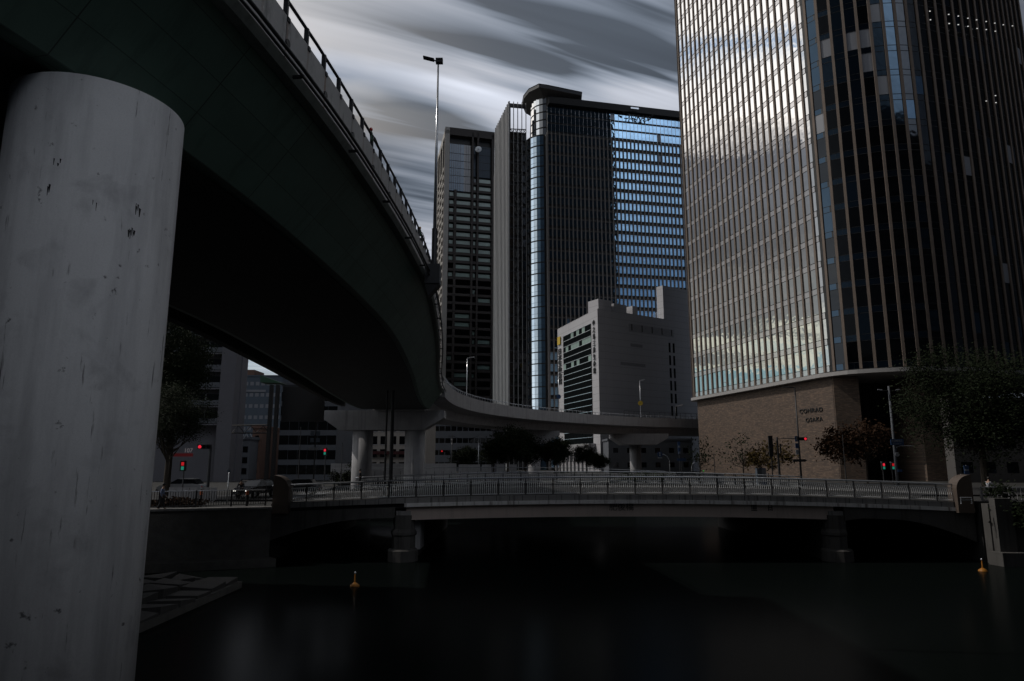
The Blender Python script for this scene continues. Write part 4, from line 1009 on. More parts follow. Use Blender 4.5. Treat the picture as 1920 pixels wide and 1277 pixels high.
MB().box(X(690, 165), X(765, 165), 163.6, 164.9, Z(852, 165), Z(846, 165)).build('awning', M['red_p'], t_)
t_ = thing('stair_block', 'tall narrow block of stacked balconies at the left edge of the beige building', 'building', (X(640, 165), 168, 4.2))
MB().box(X(632, 165), X(653, 165), 166, 180, 4, Z(755, 165)).build('wall', M['grey_b'], t_)
for k in range(8):
    z = 5 + k * 2.05; MB().box(X(631, 165), X(642, 165), 164.4, 165.98, z, z + .25).build('balcony', M['conc'], t_)
MB().box(X(641, 165), X(643, 165), 164.3, 165.98, 4, Z(765, 165)).build('white_pipe', M['conc'], t_)
block('dark_office', 'dark low office under the far bend of the expressway', 'building', X(800, 200), X(922, 200), 200, 222, H + 12, 'grey_b', 4, 11, (1.5, 1.4))
block('dark_annexe', 'dark windowless annexe right of the white office block under the expressway', 'building', X(1142, 172), X(1300, 172), 172, 182, Z(826, 172), 'grey_b', 2, 6, (1.2, 1.2))
block('pale_hall', 'small pale hall gable peeking above the far trees', 'building', X(922, 170), X(946, 170), 170, 180, Z(806, 170), 'apart', 2, 2, (.8, .8))
block('shop_block', 'dark bluish street block behind the gantry and pedestrian signal', 'building', X(520, 120), X(628, 120), 120, 150, Z(722, 120), 'grey_b', 6, 6, (1.6, 1.6))
block('dark_block', 'plain dark block in the far left street behind the trees', 'building', X(150, 140) , X(300, 140), 140, 160, 34, 'grey_b', 8, 9, (1.6, 1.5))

block('filler_dark_hall', 'dark low hall behind the big tree at the right edge', 'building', 88, 150, 92, 104, 22, 'grey_b', 4, 14, (1.8, 1.6))  # dark filler added to keep the bright horizon from showing here
block('filler_dark_hall', 'dark building seen between the brown end pillar and the big tree trunk', 'building', 62, 87.5, 97, 99, 15.5, 'core_brown', 3, 8, (1.6, 1.5))
# green canopy roof and gantry
t_ = thing('sign_gantry', 'black steel sign gantry with lattice arm and green roof wedge under the expressway', 'gantry', (X(507, 75), 75, 3.8))
for px in (500, 512): MB().box(X(px, 75) - .18, X(px, 75) + .18, 74.8, 75.2, 3.8, Z(722, 75)).build('post', M['black'], t_)
mb = MB(); xa_, xb_ = X(430, 75), X(500, 75); z1_, z2_ = Z(798, 75), Z(812, 75)
mb.tube([(xa_, 75, z1_), (xb_, 75, z1_ + .1)], .07, 5); mb.tube([(xa_, 75, z2_), (xb_, 75, z2_)], .07, 5)
for k in range(6):
    x = xa_ + k * (xb_ - xa_) / 6; mb.tube([(x, 75, z1_ if k % 2 else z2_), (x + (xb_ - xa_) / 6, 75, z2_ if k % 2 else z1_)], .04, 4)
mb.build('lattice_arm', M['black'], t_)
pa = at(488, 703, 75); pb = at(488, 717, 75); pc = at(528, 718, 75)
MB().add([pa, pb, pc, pa + Vector((0, 2, 0)), pb + Vector((0, 2, 0)), pc + Vector((0, 2, 0))], [(0, 1, 2), (5, 4, 3), (0, 3, 4, 1), (1, 4, 5, 2), (2, 5, 3, 0)]).build('green_wedge', M['green_p'], t_)
MB().box(X(520, 75), X(600, 75), 75.3, 75.6, Z(790, 75), Z(724, 75)).build('billboard_back', M['black'], t_)
t_ = thing('road_sign', 'pale blue-grey direction board above two smaller plates on a dark post', 'sign', (X(587, 78), 78.5, 3.8))
MB().box(X(586, 78) - .06, X(586, 78) + .06, 78.5, 78.6, 3.8, Z(757, 78)).build('post', M['black'], t_)
for (a_, b1, c_, d__) in ((578, 597, 757, 766), (578, 586, 769, 778), (589, 597, 769, 778), (577, 584, 808, 817), (588, 595, 808, 817), (577, 584, 821, 829), (588, 595, 821, 829)):
    MB().box(X(a_, 78), X(b1, 78), 78.35, 78.42, Z(d__, 78), Z(c_, 78)).build('plate', M['blue_b'], t_)
MB().box(X(575, 78), X(594, 78), 78.3, 78.36, Z(844, 78), Z(839, 78)).build('name_plate', M['blind'], t_)
for px, lab in ((722, 'left slim black pole rising to the expressway soffit between the round columns'), (733, 'thicker black pole rising to the expressway soffit between the round columns')):
    r_ = .09 if px == 722 else .17
    tag(MB().tube([(X(px, 57), 57, 4.4), (X(px, 57), 57, H + 5.9)], [r_, r_ * .8], 10).build('utility_pole', M['black'], loc=(X(px, 57), 57, 4.4)), lab, 'pole', 'black poles on the bridge')

# ------------------------------------------------------------------ street furniture
def pole(name, label, x, y, z0, z1, r, mt='steel', cat='street lamp', group=None):
    t_ = thing(name, label, cat, (x, y, z0), group)
    MB().tube([(x, y, z0), (x, y, z1)], [r, r * .55], 10).build('pole', M[mt], t_, smooth=True)
    return t_
x, y = X(1490, 82, 725), 82; zt = Z(726, 82)
t_ = pole('street_lamp', 'dark street lamp with short left arm in front of the brick wall', x, y, 4.2, zt, .12, 'dark_steel')
MB().tube([(x, y, zt - .05), (x - .8, y, zt + .02), (x - 1.5, y, zt - .02)], [.05, .09, .05], 6).build('lamp_arm', M['dark_steel'], t_)
for (z_, s_) in ((Z(823, 82), .32), (Z(836, 82), .3), (Z(848, 82), .28)):
    MB().box(x - .45, x - .08, y - .1, y - .05, z_ - s_, z_ + s_).build('plate', M['sign_blue'] if s_ > .29 else M['sign_white'], t_)
MB().extr([(x - .9, Z(866, 82)), (x + .5, Z(866, 82)), (x + .75, Z(863.5, 82)), (x + .5, Z(861, 82)), (x - .9, Z(861, 82))], 'y', y - .22, y - .16).build('arrow_board', M['dark_steel'], t_)
x, y = X(1667, 82, 735), 82; zt = Z(724, 82)
t_ = pole('street_lamp', 'thick grey double-armed street lamp before the dark tower entrance', x, y, 4.2, zt, .2, 'grey_b')
for s_ in (-1, 1):
    MB().tube([(x, y, zt - .55), (x + s_ * .9, y, zt - .52)], .05, 6).build('arm', M['dark_steel'], t_)
    MB().tube([(x + s_ * .85, y, zt - .5), (x + s_ * 1.35, y, zt - .42)], [.1, .06], 8).build('lamp_head', M['blind'], t_)
zz = Z(829, 82); pl_ = MB().box(x - .55, x + .98, y - .32, y - .26, zz - .36, zz + .36).build('street_name_board', M['sign_blue'], t_)
text_mesh('board_lettering', '肥後橋北詰', .3, M['sign_white'], t_, (x + .2, y - .34, zz + .1), (1, 0, 0), (0, 0, 1), .01, xs=.85)
text_mesh('board_lettering', 'Higobashi N.', .2, M['sign_white'], t_, (x + .2, y - .34, zz - .2), (1, 0, 0), (0, 0, 1), .01)
MB().tube([(x + .15, y, Z(845, 82)), (x + .3, y, Z(838, 82)), (x + .7, y, Z(836, 82)), (x + 2.3, y, Z(836, 82))], .035, 6).build('side_arm', M['steel'], t_)
MB().disc((x + .12, y - .25, Z(852, 82)), (0, 1, 0), .25, .04).build('round_sign', M['sign_white'], t_)
MB().box(x - .02, x + .5, y - .3, y - .25, Z(885, 82), Z(880, 82)).build('plate', M['sign_blue'], t_)
def ped_signal(x, y, ztop, label, m1='red_on', m2='green_on', rot=0):
    t_ = thing('pedestrian_signal', label, 'traffic light', (x, y, ztop - .9), 'pedestrian signals')
    MB().box(x - .24, x + .24, y - .12, y + .12, ztop - .9, ztop).build('housing', M['black'], t_)
    MB().box(x - .12, x + .12, y - .14, y - .121, ztop - .42, ztop - .12).build('red_lens', M[m1], t_)
    MB().box(x - .12, x + .12, y - .14, y - .121, ztop - .8, ztop - .5).build('green_lens', M[m2], t_)
    MB().tube([(x, y + .2, 4.0), (x, y + .2, ztop)], .06, 8).build('post', M['dark_steel'], t_)
    MB().box(x - .3, x + .3, y - .34, y + .1, ztop + .01, ztop + .05).build('hood', M['steel'], t_)
    return t_
ped_signal(X(1657, 84), 84, Z(867, 84), 'left pedestrian signal with red lamp near the double-armed lamp', 'red_on', 'green_on')
ped_signal(X(1671, 84), 83.6, Z(867, 84), 'right dimmer pedestrian signal against the double-armed lamp post', 'red_dim', 'green_on')
ped_signal(X(608, 84), 84, Z(840, 84), 'pedestrian signal glowing red beside the left round column', 'red_on', 'green_on')
ped_signal(X(343, 62), 62, Z(864, 62), 'small dim pedestrian signal low at the far left behind the fence', 'red_dim', 'green_on')
def road_signal(px0, px1, py, d, label, lit='red_on', zg=4.2, left=False):
    xp, xh = X(px0, d), X(px1, d); z = Z(py, d); t_ = thing('traffic_light', label, 'traffic light', (xp, d, zg))
    MB().tube([(xp, d, zg), (xp, d, z + .2)], [.14, .1], 10).build('post', M['dark_steel'], t_)
    s_ = 1 if xh > xp else -1
    MB().tube([(xp, d, z), (xh - s_ * 1.0, d, z + .08)], .05, 6).build('arm', M['dark_steel'], t_)
    hs = MB().box(min(xh, xh - s_ * 1.15), max(xh, xh - s_ * 1.15), d - .12, d + .12, z - .18, z + .2).build('signal_head', M['black'], t_)
    for k in range(3):
        MB().disc((xh - s_ * (.2 + k * .37), d - .13, z + .01), (0, 1, 0), .14, .03).build('lens', M[lit] if k == 0 else M['glass_dark'], t_)
    return t_
t_ = road_signal(1461, 1517, 823, 80, 'horizontal road signal showing red in front of the brick wall')
xx = X(1465, 80); MB().box(xx, xx + .12, 79.9, 80.1, Z(850, 80), Z(832, 80)).build('side_frame', M['black'], t_)
xx = X(1448, 80); t_ = thing('banner_sign', 'tall dark narrow vertical banner left of the road signal', 'sign', (xx, 80, 4.2))
MB().box(xx - .24, xx + .24, 79.9, 80.1, Z(856, 80), Z(817, 80)).build('banner', M['black'], t_); MB().tube([(xx, 80, 4.2), (xx, 80, Z(856, 80))], .06, 6).build('post', M['black'], t_)
MB().box(xx - .2, xx + .2, 79.7, 79.89, Z(842, 80), Z(841, 80)).build('bracket', M['dark_steel'], t_)
road_signal(392, 368, 838, 60, 'bright red road signal above the left street', zg=3.9)
t_ = road_signal(846, 826, 846, 120, 'small far road signal on a grey post near the far trees', 'red_dim')
# one-way style round sign and blue boards near brick wall
x = X(1256, 95); t_ = thing('round_road_sign', 'blue round road sign on a curved pale pole by the far trees', 'sign', (x, 95, 4.2))
MB().tube([(x, 95, 4.2), (x, 95, Z(864, 95)), (x - .3, 95, Z(856, 95)), (x - .8, 95, Z(852, 95)), (X(1243, 95), 95, Z(852, 95))], .05, 6).build('post', M['steel'], t_)
MB().disc((X(1238, 95), 94.9, Z(852, 95)), (0, 1, 0), .36, .04).build('disc', M['sign_blue'], t_)
MB().box(X(1238, 95) - .07, X(1238, 95) + .07, 94.84, 94.87, Z(855, 95), Z(848.5, 95)).build('arrow', M['sign_white'], t_)
MB().box(X(1234, 95), X(1242, 95), 94.88, 94.93, Z(859.5, 95), Z(857.5, 95)).build('plate', M['sign_white'], t_)
x = X(1278, 96); t_ = thing('street_name_sign', 'small blue name board beside the left foot of the brick podium', 'sign', (x, 96, 4.2))
MB().box(x - .6, x + .62, 95.9, 95.95, Z(864.5, 96), Z(859.5, 96)).build('board', M['sign_blue'], t_)
MB().tube([(x, 96, 4.2), (x, 96, Z(859, 96))], .05, 6).build('post', M['dark_steel'], t_)
x = X(1275, 98); t_ = thing('parking_sign', 'tall thin purple-blue hanging sign in the dark gap left of the brick podium', 'sign', (x, 98, 4.2))
MB().box(x - .17, x + .17, 97.9, 98, Z(852, 98), Z(828, 98)).build('panel', M['sign_blue'], t_)
MB().box(x - .13, x + .13, 97.86, 97.9, Z(839.5, 98), Z(836, 98)).build('mark', M['sign_white'], t_); MB().box(x - .13, x + .13, 97.86, 97.9, Z(851, 98), Z(847, 98)).build('mark', M['sign_white'], t_)
MB().tube([(x, 98, 4.2), (x, 98, Z(852, 98))], .05, 6).build('post', M['dark_steel'], t_)
# poles on far expressway and beyond
for (px, pt_, pb_, d, lab) in ((876, 672, 736, 108, 'thin lamp pole standing on the expressway bend before the dark grid tower'), (1199, 714, 762, 151, 'thin lamp pole on the expressway in front of the white block wall'),
                               (1048, 700, 765, 137, 'thin lamp pole on the expressway beside the white block corner')):
    i = min(range(len(pB)), key=lambda i: abs(pB[i][0] - X(px, pB[i][1], 760)) + (0 if pB[i][1] > 90 else 99)); p = pB[i]; xx, yy = p[0] - .1, p[1] + .3
    t_ = pole('lamp_pole', lab, xx, yy, ZT + .2, at(px, pt_, yy).z, .09, 'steel', 'street lamp', 'lamp poles along the expressway')
    z = at(px, pt_, yy).z; MB().tube([(xx, yy, z), (xx + .5, yy, z + .15), (xx + 1.1, yy, z + .2)], [.05, .06, .09], 6).build('lamp_arm', M['steel'], t_)
    if px == 1199: MB().disc((xx, yy - .1, Z(756, yy)), (0, 1, 0), .55, .05).build('round_sign', M['yellow'], t_)
    if px == 1048: MB().disc((xx, yy - .1, Z(744, yy)), (0, 1, 0), .45, .05).build('round_sign', M['sign_blue'], t_)
x = X(1255, 155, 760); t_ = pole('lamp_pole', 'short lamp pole with right arm where the expressway meets the brick podium', X(1274, 150, 770), 153.5, ZT, Z(762, 153), .09, 'dark_steel')
MB().tube([(X(1274, 150, 770), 153.5, Z(762, 153)), (X(1274, 150, 770) + 1.6, 153.5, Z(759, 153))], [.06, .12], 6).build('lamp_arm', M['steel'], t_)
x = X(897, 118); t_ = pole('street_lamp', 'slim pale street lamp before the far trees left of the slim pier', x, 118, 4.3, Z(818, 118), .08, 'steel')
MB().tube([(x, 118, Z(818, 118)), (x + .9, 118, Z(818, 118))], .05, 6).build('lamp_arm', M['steel'], t_)
x2 = X(847, 118); t_ = pole('utility_pole', 'dark utility pole with insulators left of the slim pale street lamp', x2, 118, 4.3, Z(816, 118), .11, 'dark_steel', 'pole')
MB().box(x2 - .7, x2 + .5, 117.95, 118.05, Z(818.5, 118), Z(817.5, 118)).build('crossarm', M['dark_steel'], t_)
for z_ in (826, 834): MB().lathe([(.1, 0), (.16, .15), (.1, .3)], (x2, 117.8, Z(z_, 118)), 8).build('insulator', M['conc'], t_)
mb = MB(); P = []
for k in range(13): s_ = k / 12; P.append((x2 + (x - x2) * s_, 118, Z(817, 118) - 1.9 * s_ * (1 - s_) * 1.2))
mb.tube(P, .025, 4); tag(mb.build('overhead_wire', M['black']), 'sagging wire from the utility pole to the slim street lamp', 'wire')

# fences
def fence(label, P, h, gap, mt='dark_steel', zoff=0, name='metal_fence'):
    a = Vector(P[0]); b_ = Vector(P[-1]); t_ = thing(name, label, 'fence', tuple((a + b_) / 2))
    rail1 = MB(); rail1.tube([Vector(p) + Vector((0, 0, h)) for p in P], .04, 6); rail1.build('top_rail', M['steel'], t_)
    rail2 = MB(); rail2.tube([Vector(p) + Vector((0, 0, .12)) for p in P], .03, 6); rail2.build('bottom_rail', M[mt], t_)
    d = (b_ - a); n = max(1, int(d.length / 2.0)); 
    for k in range(n + 1):
        p = a.lerp(b_, k / n); MB().box(p.x - .05, p.x + .05, p.y - .05, p.y + .05, p.z, p.z + h + .03).build('post', M[mt], t_)
        if k < n:
            q = a.lerp(b_, (k + 1) / n); bars = MB(); m_ = int((q - p).length / gap)
            for j in range(1, m_): c = p.lerp(q, j / m_); bars.box(c.x - .015, c.x + .015, c.y - .015, c.y + .015, c.z + .12, c.z + h)
            bars.build('bar_panel', M[mt], t_)
    return t_
fence('dark barred fence along the left promenade above the river wall', [(-34, 46.0, 3.9), (-26, 46.6, 3.9), (-17.6, 50.0, 3.95)][1:], 1.12, .16)
fence('dark barred fence behind the round column at the far left of the promenade', [(-36, 46.0, 3.9), (-26.2, 46.55, 3.9)], 1.12, .16)
fence('pale rail fence on the right bank beyond the brown end pillar', [(34.0, 50.6, 4.15), (46, 50.6, 4.15)], 1.05, .28, 'conc')
fence('black railing in front of the brick podium behind the bridge', [(X(1310, 92), 92, 4.2), (X(1440, 92), 92, 4.2)], 1.3, .25, 'black')
t_ = thing('u_shaped_barrier', 'bent pale steel hoop barrier at the left foot of the brick podium', 'barrier', (X(1297, 90), 90, 4.2))
MB().tube([(X(1297, 90), 90, 4.2), (X(1297, 90), 90, Z(876, 90)), (X(1299, 90), 90, Z(870, 90)), (X(1303, 90), 90, Z(867, 90))], .05, 8).build('hoop', M['steel'], t_)
# small utility things by the brick wall
for (px, mt_, lab) in ((1422, 'blue_b', 'left dark blue cabinet before the brick wall'), (1430, 'sign_blue', 'right blue cabinet with pale door before the brick wall')):
    x = X(px, 88); t_ = thing('utility_cabinet', lab, 'cabinet', (x, 88, 4.2), 'cabinets by the brick wall')
    MB().box(x - .3, x + .3, 87.7, 88.3, 4.2, Z(878, 88)).build('cabinet', M[mt_], t_)
    MB().box(x - .24, x + .24, 87.67, 87.7, 4.5, Z(880, 88)).build('door', M['blind'] if px == 1430 else M['grey_b'], t_)
x = X(1321, 91); t_ = thing('green_beacon', 'tiny green light on the black railing left of the brick wall trees', 'light', (x, 91.5, 4.2))
MB().tube([(x, 91.5, 4.2), (x, 91.5, Z(884, 91))], .04, 6).build('stem', M['black'], t_); MB().lathe([(0, 0), (.09, .03), (.09, .12), (0, .16)], (x, 91.5, Z(884, 91)), 8).build('lens', emit('green_glow', (.05, 1, .1), .35), t_)
# benches / white frames at right end pillar
x = X(1803, 56); t_ = thing('notice_stand', 'white T-shaped notice stand behind the right bank fence', 'sign', (x, 56, 4.2))
MB().box(x - .05, x + .05, 55.97, 56.03, 4.2, Z(889, 56)).build('post', M['conc'], t_); MB().box(x - .18, x + .18, 55.92, 55.96, Z(890.5, 56), Z(888.5, 56)).build('top_bar', M['conc'], t_)
for z_ in (901, 905): MB().box(x - .17, x + .19, 55.9, 55.95, Z(z_ + 1.4, 56), Z(z_ - .6, 56)).build('plate', M['conc'], t_)
x = X(1811, 57); t_ = thing('stop_sign', 'blue stacked sign on a thin pale post right of the brown end pillar', 'sign', (x, 57, 4.2))
MB().tube([(x + .05, 57, 4.2), (x + .05, 57, Z(872, 57))], .035, 6).build('post', M['conc'], t_)
MB().box(x - .2, x + .2, 56.9, 56.95, Z(893, 57), Z(873, 57)).build('panel', M['sign_blue'], t_)
MB().box(x - .16, x + .16, 56.87, 56.9, Z(882.5, 57), Z(880, 57)).build('white_band', M['sign_white'], t_); MB().box(x - .16, x + .16, 56.87, 56.9, Z(892.5, 57), Z(890, 57)).build('white_band', M['sign_white'], t_)
x0, x1 = X(1795, 49.4), X(1815, 49.4); t_ = thing('ladder_frame', 'small pale steel frame on top of the right river wall', 'frame', (x0, 49.4, 4.1))
mb = MB(); zz = Z(933, 49.4); mb.tube([(x0, 49.4, 4.1), (x0, 49.4, zz), (x1, 49.4, zz), (x1, 49.4, 4.1)], .05, 6); mb.build('hoop', M['steel'], t_)
MB().tube([(x0, 49.4, zz - .17), (x1, 49.4, zz - .17)], .03, 6).build('cross_bar', M['steel'], t_)
# buoys
def buoy(px, py, lab):
    p = None; r = ray(px, py); k = -H / r.z; x, y = r.x * k, r.y * k
    t_ = thing('river_buoy', lab, 'buoy', (x, y, 0), 'orange buoys on the river')
    MB().lathe([(.2, -.2), (.28, -.05), (.27, .06), (.13, .16), (.07, .2)], (x, y, 0), 16).build('float', M['orange'], t_, smooth=True)
    MB().tube([(x, y, .17), (x, y, .68)], [.05, .035], 8).build('mast', M['orange'], t_); MB().lathe([(.05, 0), (.06, .07), (.02, .13)], (x, y, .68), 8).build('top_mark', M['steel'], t_)
buoy(665, 1099, 'orange buoy floating left of centre on the dark water'); buoy(1843, 1071, 'orange buoy floating by the right river wall')

# ------------------------------------------------------------------ people
def skinned(name, pts, edges, mt, parent, root=0, sub=1):
    me = bpy.data.meshes.new(name); off = wpos(parent)
    me.from_pydata([tuple(Vector(p[:3])) for p in pts], edges, [])
    o = bpy.data.objects.new(name, me); COL.objects.link(o); o.parent = parent
    md = o.modifiers.new('skin', 'SKIN'); md.use_smooth_shade = True
    for i, p in enumerate(pts): me.skin_vertices[0].data[i].radius = (p[3], p[4] if len(p) > 4 else p[3])
    me.skin_vertices[0].data[root].use_root = True
    if sub: s2 = o.modifiers.new('sub', 'SUBSURF'); s2.levels = sub; s2.render_levels = sub
    me.materials.append(mt); return o
def person(x, y, z, rz, label, top, pose='walk', bottom='trous', h=1.68, hat=None):
    t_ = thing('person', label, 'person', (0, 0, 0))
    s = h / 1.7
    seat = pose == 'ride'
    hz = .92 if not seat else .86
    hip = (0, 0, hz, .13, .10); ch = (0, .02, hz + .28, .14, .10); sh = (0, .03 + (.08 if seat else 0), hz + .47, .12, .09); nk = (0, .05 + (.10 if seat else 0), hz + .57, .05); hd1 = (0, .07 + (.12 if seat else 0), hz + .66, .085, .095); hd2 = (0, .07 + (.12 if seat else 0), hz + .76, .075, .085)
    if seat: L = [(-.1, .02, hz - .04, .09), (-.13, .38, hz - .08, .07), (-.13, .32, hz - .5, .045), (-.13, .45, hz - .54, .04)]; Rr = [(.1, .02, hz - .04, .09), (.13, .36, hz - .02, .07), (.13, .26, hz - .42, .045), (.13, .39, hz - .46, .04)]
    else: L = [(-.1, 0, hz - .06, .09), (-.1, .10, hz - .46, .065), (-.1, .16, .08, .042), (-.1, .30, .04, .038)]; Rr = [(.1, 0, hz - .06, .09), (.1, -.02, hz - .47, .065), (.1, -.22, .10, .042), (.1, -.08, .04, .038)]
    al_ = [(-.19, .03, hz + .45, .055), (-.24, .02, hz + .18, .045), (-.22, .18, hz - .02, .035), (-.22, .24, hz - .08, .03)]; ar_ = [(.19, .03, hz + .45, .055), (.24, -.02, hz + .18, .045), (.23, .08, hz - .06, .035), (.23, .12, hz - .13, .03)]
    if seat: al_ = [(-.19, .1, hz + .45, .055), (-.26, .22, hz + .22, .045), (-.24, .48, hz + .14, .035), (-.24, .56, hz + .13, .03)]; ar_ = [(-p[0], p[1], p[2], p[3]) for p in al_]
    pts = [hip, ch, sh, nk, hd1, hd2] + L + Rr + al_ + ar_
    ed = [(0, 1), (1, 2), (2, 3), (3, 4), (4, 5), (0, 6), (6, 7), (7, 8), (8, 9), (0, 10), (10, 11), (11, 12), (12, 13), (2, 14), (14, 15), (15, 16), (16, 17), (2, 18), (18, 19), (19, 20), (20, 21)]
    skinned('body', pts, ed, M['skin'], t_)
    g_ = .018
    shp = [(p[0], p[1], p[2], p[3] + g_, (p[4] if len(p) > 4 else p[3]) + g_) for p in [hip, ch, sh] + al_[:3] + ar_[:3]]
    skinned('jacket', shp, [(0, 1), (1, 2), (2, 3), (3, 4), (4, 5), (2, 6), (6, 7), (7, 8)], M[top], t_)
    trp = [(0, 0, hz, .14, .12)] + [(p[0], p[1], p[2], p[3] + g_) for p in L[:3] + Rr[:3]]
    skinned('trousers', trp, [(0, 1), (1, 2), (2, 3), (0, 4), (4, 5), (5, 6)], M[bottom], t_)
    hy = hd2[1]; MB().lathe([(.09, -.02), (.105, .05), (.09, .13), (.04, .17), (0, .175)], (0, hy - .012, hz + .70), 14).build('helmet' if hat else 'hair', M[hat] if hat else M['hair'], t_, smooth=True)
    nm = MB(); nm.lathe([(.012, 0), (.02, .03), (0, .05)], (0, hy + .098, hz + .66), 6); nm.build('nose', M['skin'], t_)
    t_.location = (x, y, z); t_.rotation_euler = (0, 0, rz); t_.scale = (s, s, s)
    return t_
person(X(303, 47.4, 940), 47.4, 3.85, R(-80), 'person in a pale blue shirt at the promenade fence beside the big column', 'shirt_b')
person(X(678, 77), 76.5, 4.5, R(90), 'dark silhouetted person walking on the bridge before the left round column', 'shirt_k')
def bike(x, y, z, rz, label, mt):
    t_ = thing('bicycle', label, 'bicycle', (0, 0, 0))
    for yy in (-.52, .52):
        wv = MB(); ring = [(0, yy + .33 * math.cos(R(30 * k)), .35 + .33 * math.sin(R(30 * k))) for k in range(13)]; wv.tube(ring, .022, 5, cap=False)
        for k in range(4): wv.tube([(0, yy + .32 * math.cos(R(45 * k)), .35 + .32 * math.sin(R(45 * k))), (0, yy - .32 * math.cos(R(45 * k)), .35 - .32 * math.sin(R(45 * k)))], .005, 3)
        wv.build('wheel', M['rubber'], t_)
    f = MB(); 
    for a_, b1 in (((0, -.52, .35), (0, -.18, .75)), ((0, -.18, .75), (0, .38, .78)), ((0, -.05, .32), (0, -.18, .8)), ((0, -.05, .32), (0, .38, .74)), ((0, -.52, .35), (0, -.05, .32)), ((0, .36, .95), (0, .52, .35))): f.tube([a_, b1], .018, 5)
    f.build('frame', M[mt], t_)
    MB().box(-.07, .07, -.32, -.05, .80, .86).build('saddle', M['black'], t_); MB().tube([(-.27, .42, .98), (0, .36, .96), (.27, .42, .98)], .015, 5).build('handlebar', M['steel'], t_)
    t_.location = (x, y, z); t_.rotation_euler = (0, 0, rz); return t_
bike(X(1848, 53), 53, 4.2, R(-75), 'bicycle ridden by the person in white behind the right bank fence', 'dark_steel')
person(X(1848, 53), 53, 4.2 + .0, R(-75), 'person in a white jacket riding a bicycle behind the right bank fence', 'shirt_w', 'ride')
bike(X(455, 58), 58, 3.95, R(185), 'bicycle facing the camera on the left street', 'dark_steel')
person(X(455, 58), 58, 3.95, R(185), 'cyclist in dark clothes riding towards the camera on the left street', 'shirt_k', 'ride', hat='blue_b')

# ------------------------------------------------------------------ cars
def car(x, y, z, rz, label, paint, lit=False):
    t_ = thing('parked_car', label, 'car', (0, 0, 0), 'cars on the streets beyond the bridge')
    low = [(-2.1, .35), (-2.15, .7), (-2.0, .92), (-1.3, 1.0), (1.0, .96), (1.85, .82), (2.12, .62), (2.1, .35)]
    mb = MB(); mb.extr(low, 'x', -.84, .84); mb.build('body', M[paint], t_)
    cab = MB(); b0_ = [(-1.75, .98), (-1.35, 1.42), (.25, 1.44), (1.05, .97)]
    vs = [(-.78, u, v) for u, v in b0_] + [(.78, u, v) for u, v in b0_]
    vs = [(x_ * (.84 if v > 1.2 else 1), u, v) for x_, u, v in vs]
    cab.add(vs, [(0, 1, 2, 3), (7, 6, 5, 4), (4, 5, 1, 0), (5, 6, 2, 1), (6, 7, 3, 2), (7, 4, 0, 3)]); cab.build('windows', M['glass_dark'], t_)
    MB().box(-.64, .64, -1.3, .22, 1.425, 1.47).build('roof', M[paint], t_)
    for sx_ in (-.78, .78):
        for sy in (-1.3, 1.3):
            wv = MB(); wv.disc((sx_, sy, .33), (1, 0, 0), .33, .2, 20); w_ = wv.build('wheel', M['rubber'], t_)
            r_ = MB(); r_.disc((sx_ + math.copysign(.085, sx_), sy, .33), (1, 0, 0), .2, .05, 16); r_.build('rim', M['steel'], w_)
        MB().box(sx_ * .8 - .14, sx_ * .8 + .14, 2.06, 2.14, .58, .72).build('headlight', M['white_on'] if lit else M['blind'], t_)
        MB().box(sx_ * .8 - .12, sx_ * .8 + .12, -2.16, -2.1, .62, .76).build('tail_light', M['beacon_red'], t_)
    MB().box(-.86, .86, 1.98, 2.16, .3, .48).build('bumper', M['dark_steel'], t_)
    t_.location = (x, y, z); t_.rotation_euler = (0, 0, rz); return t_
car(X(1278, 90), 90, 4.34, R(90), 'dark car parked by the hoop barrier left of the brick podium', 'car')
car(X(482, 62), 62, 3.95, R(165), 'dark car coming up the left street with lit headlamps', 'car', True)
car(X(345, 68), 68, 3.95, R(90), 'silver car passing behind the left promenade fence', 'car_w')
car(X(830, 124), 124, 4.42, R(80), 'dark car on the far street left of the utility pole', 'car')
# hoarding and bollards left
t_ = thing('low_hoarding', 'long low grey hoarding panels behind the promenade fence', 'barrier', (X(380, 56), 56, 3.8))
for k in range(7):
    a_ = X(320 + k * 13, 56); MB().box(a_, a_ + .5, 56, 56.05, 3.85, Z(914, 56)).build('panel', M['conc'], t_)
for (px, lab) in ((381, 'orange-topped bollard post at the promenade fence'), (467, 'orange marker post right of the cyclist')):
    x = X(px, 52); t_ = thing('marker_post', lab, 'bollard', (x, 52, 3.8), 'orange marker posts')
    MB().tube([(x, 52, 3.8), (x, 52, 4.6)], .09, 10).build('post', M['black'], t_); MB().tube([(x, 52, 4.6), (x, 52, 4.95)], .1, 10).build('band', mat('orange_band', (.45, .10, .02), .6), t_); MB().lathe([(.1, 0), (.08, .06), (0, .09)], (x, 52, 4.95), 10).build('cap', M['black'], t_)
x = X(430, 55); t_ = pole('sign_post', 'slim grey post with small plate on the left street', x, 55, 3.8, Z(882, 55), .05, 'steel', 'sign')
MB().box(x - .12, x + .12, 54.9, 54.95, Z(886, 55), Z(881, 55)).build('plate', M['blue_b'], t_)
# lit shop sign glow on the far left street
t_ = thing('shop_sign', 'dim red and white lit shop sign in the dark left street', 'sign', (X(345, 70), 70, 6.2))
MB().box(X(322, 70), X(358, 70), 70, 70.2, Z(856, 70), Z(850, 70)).build('red_panel', emit('dim_red_panel', (.5, .01, .02), .12), t_)
text_mesh('lettering', '107', .6, emit('dim_white_letter', (.8, .7, .75), .22), t_, (X(351, 70), 69.9, Z(845, 70)), (1, 0, 0), (0, 0, 1), .03)

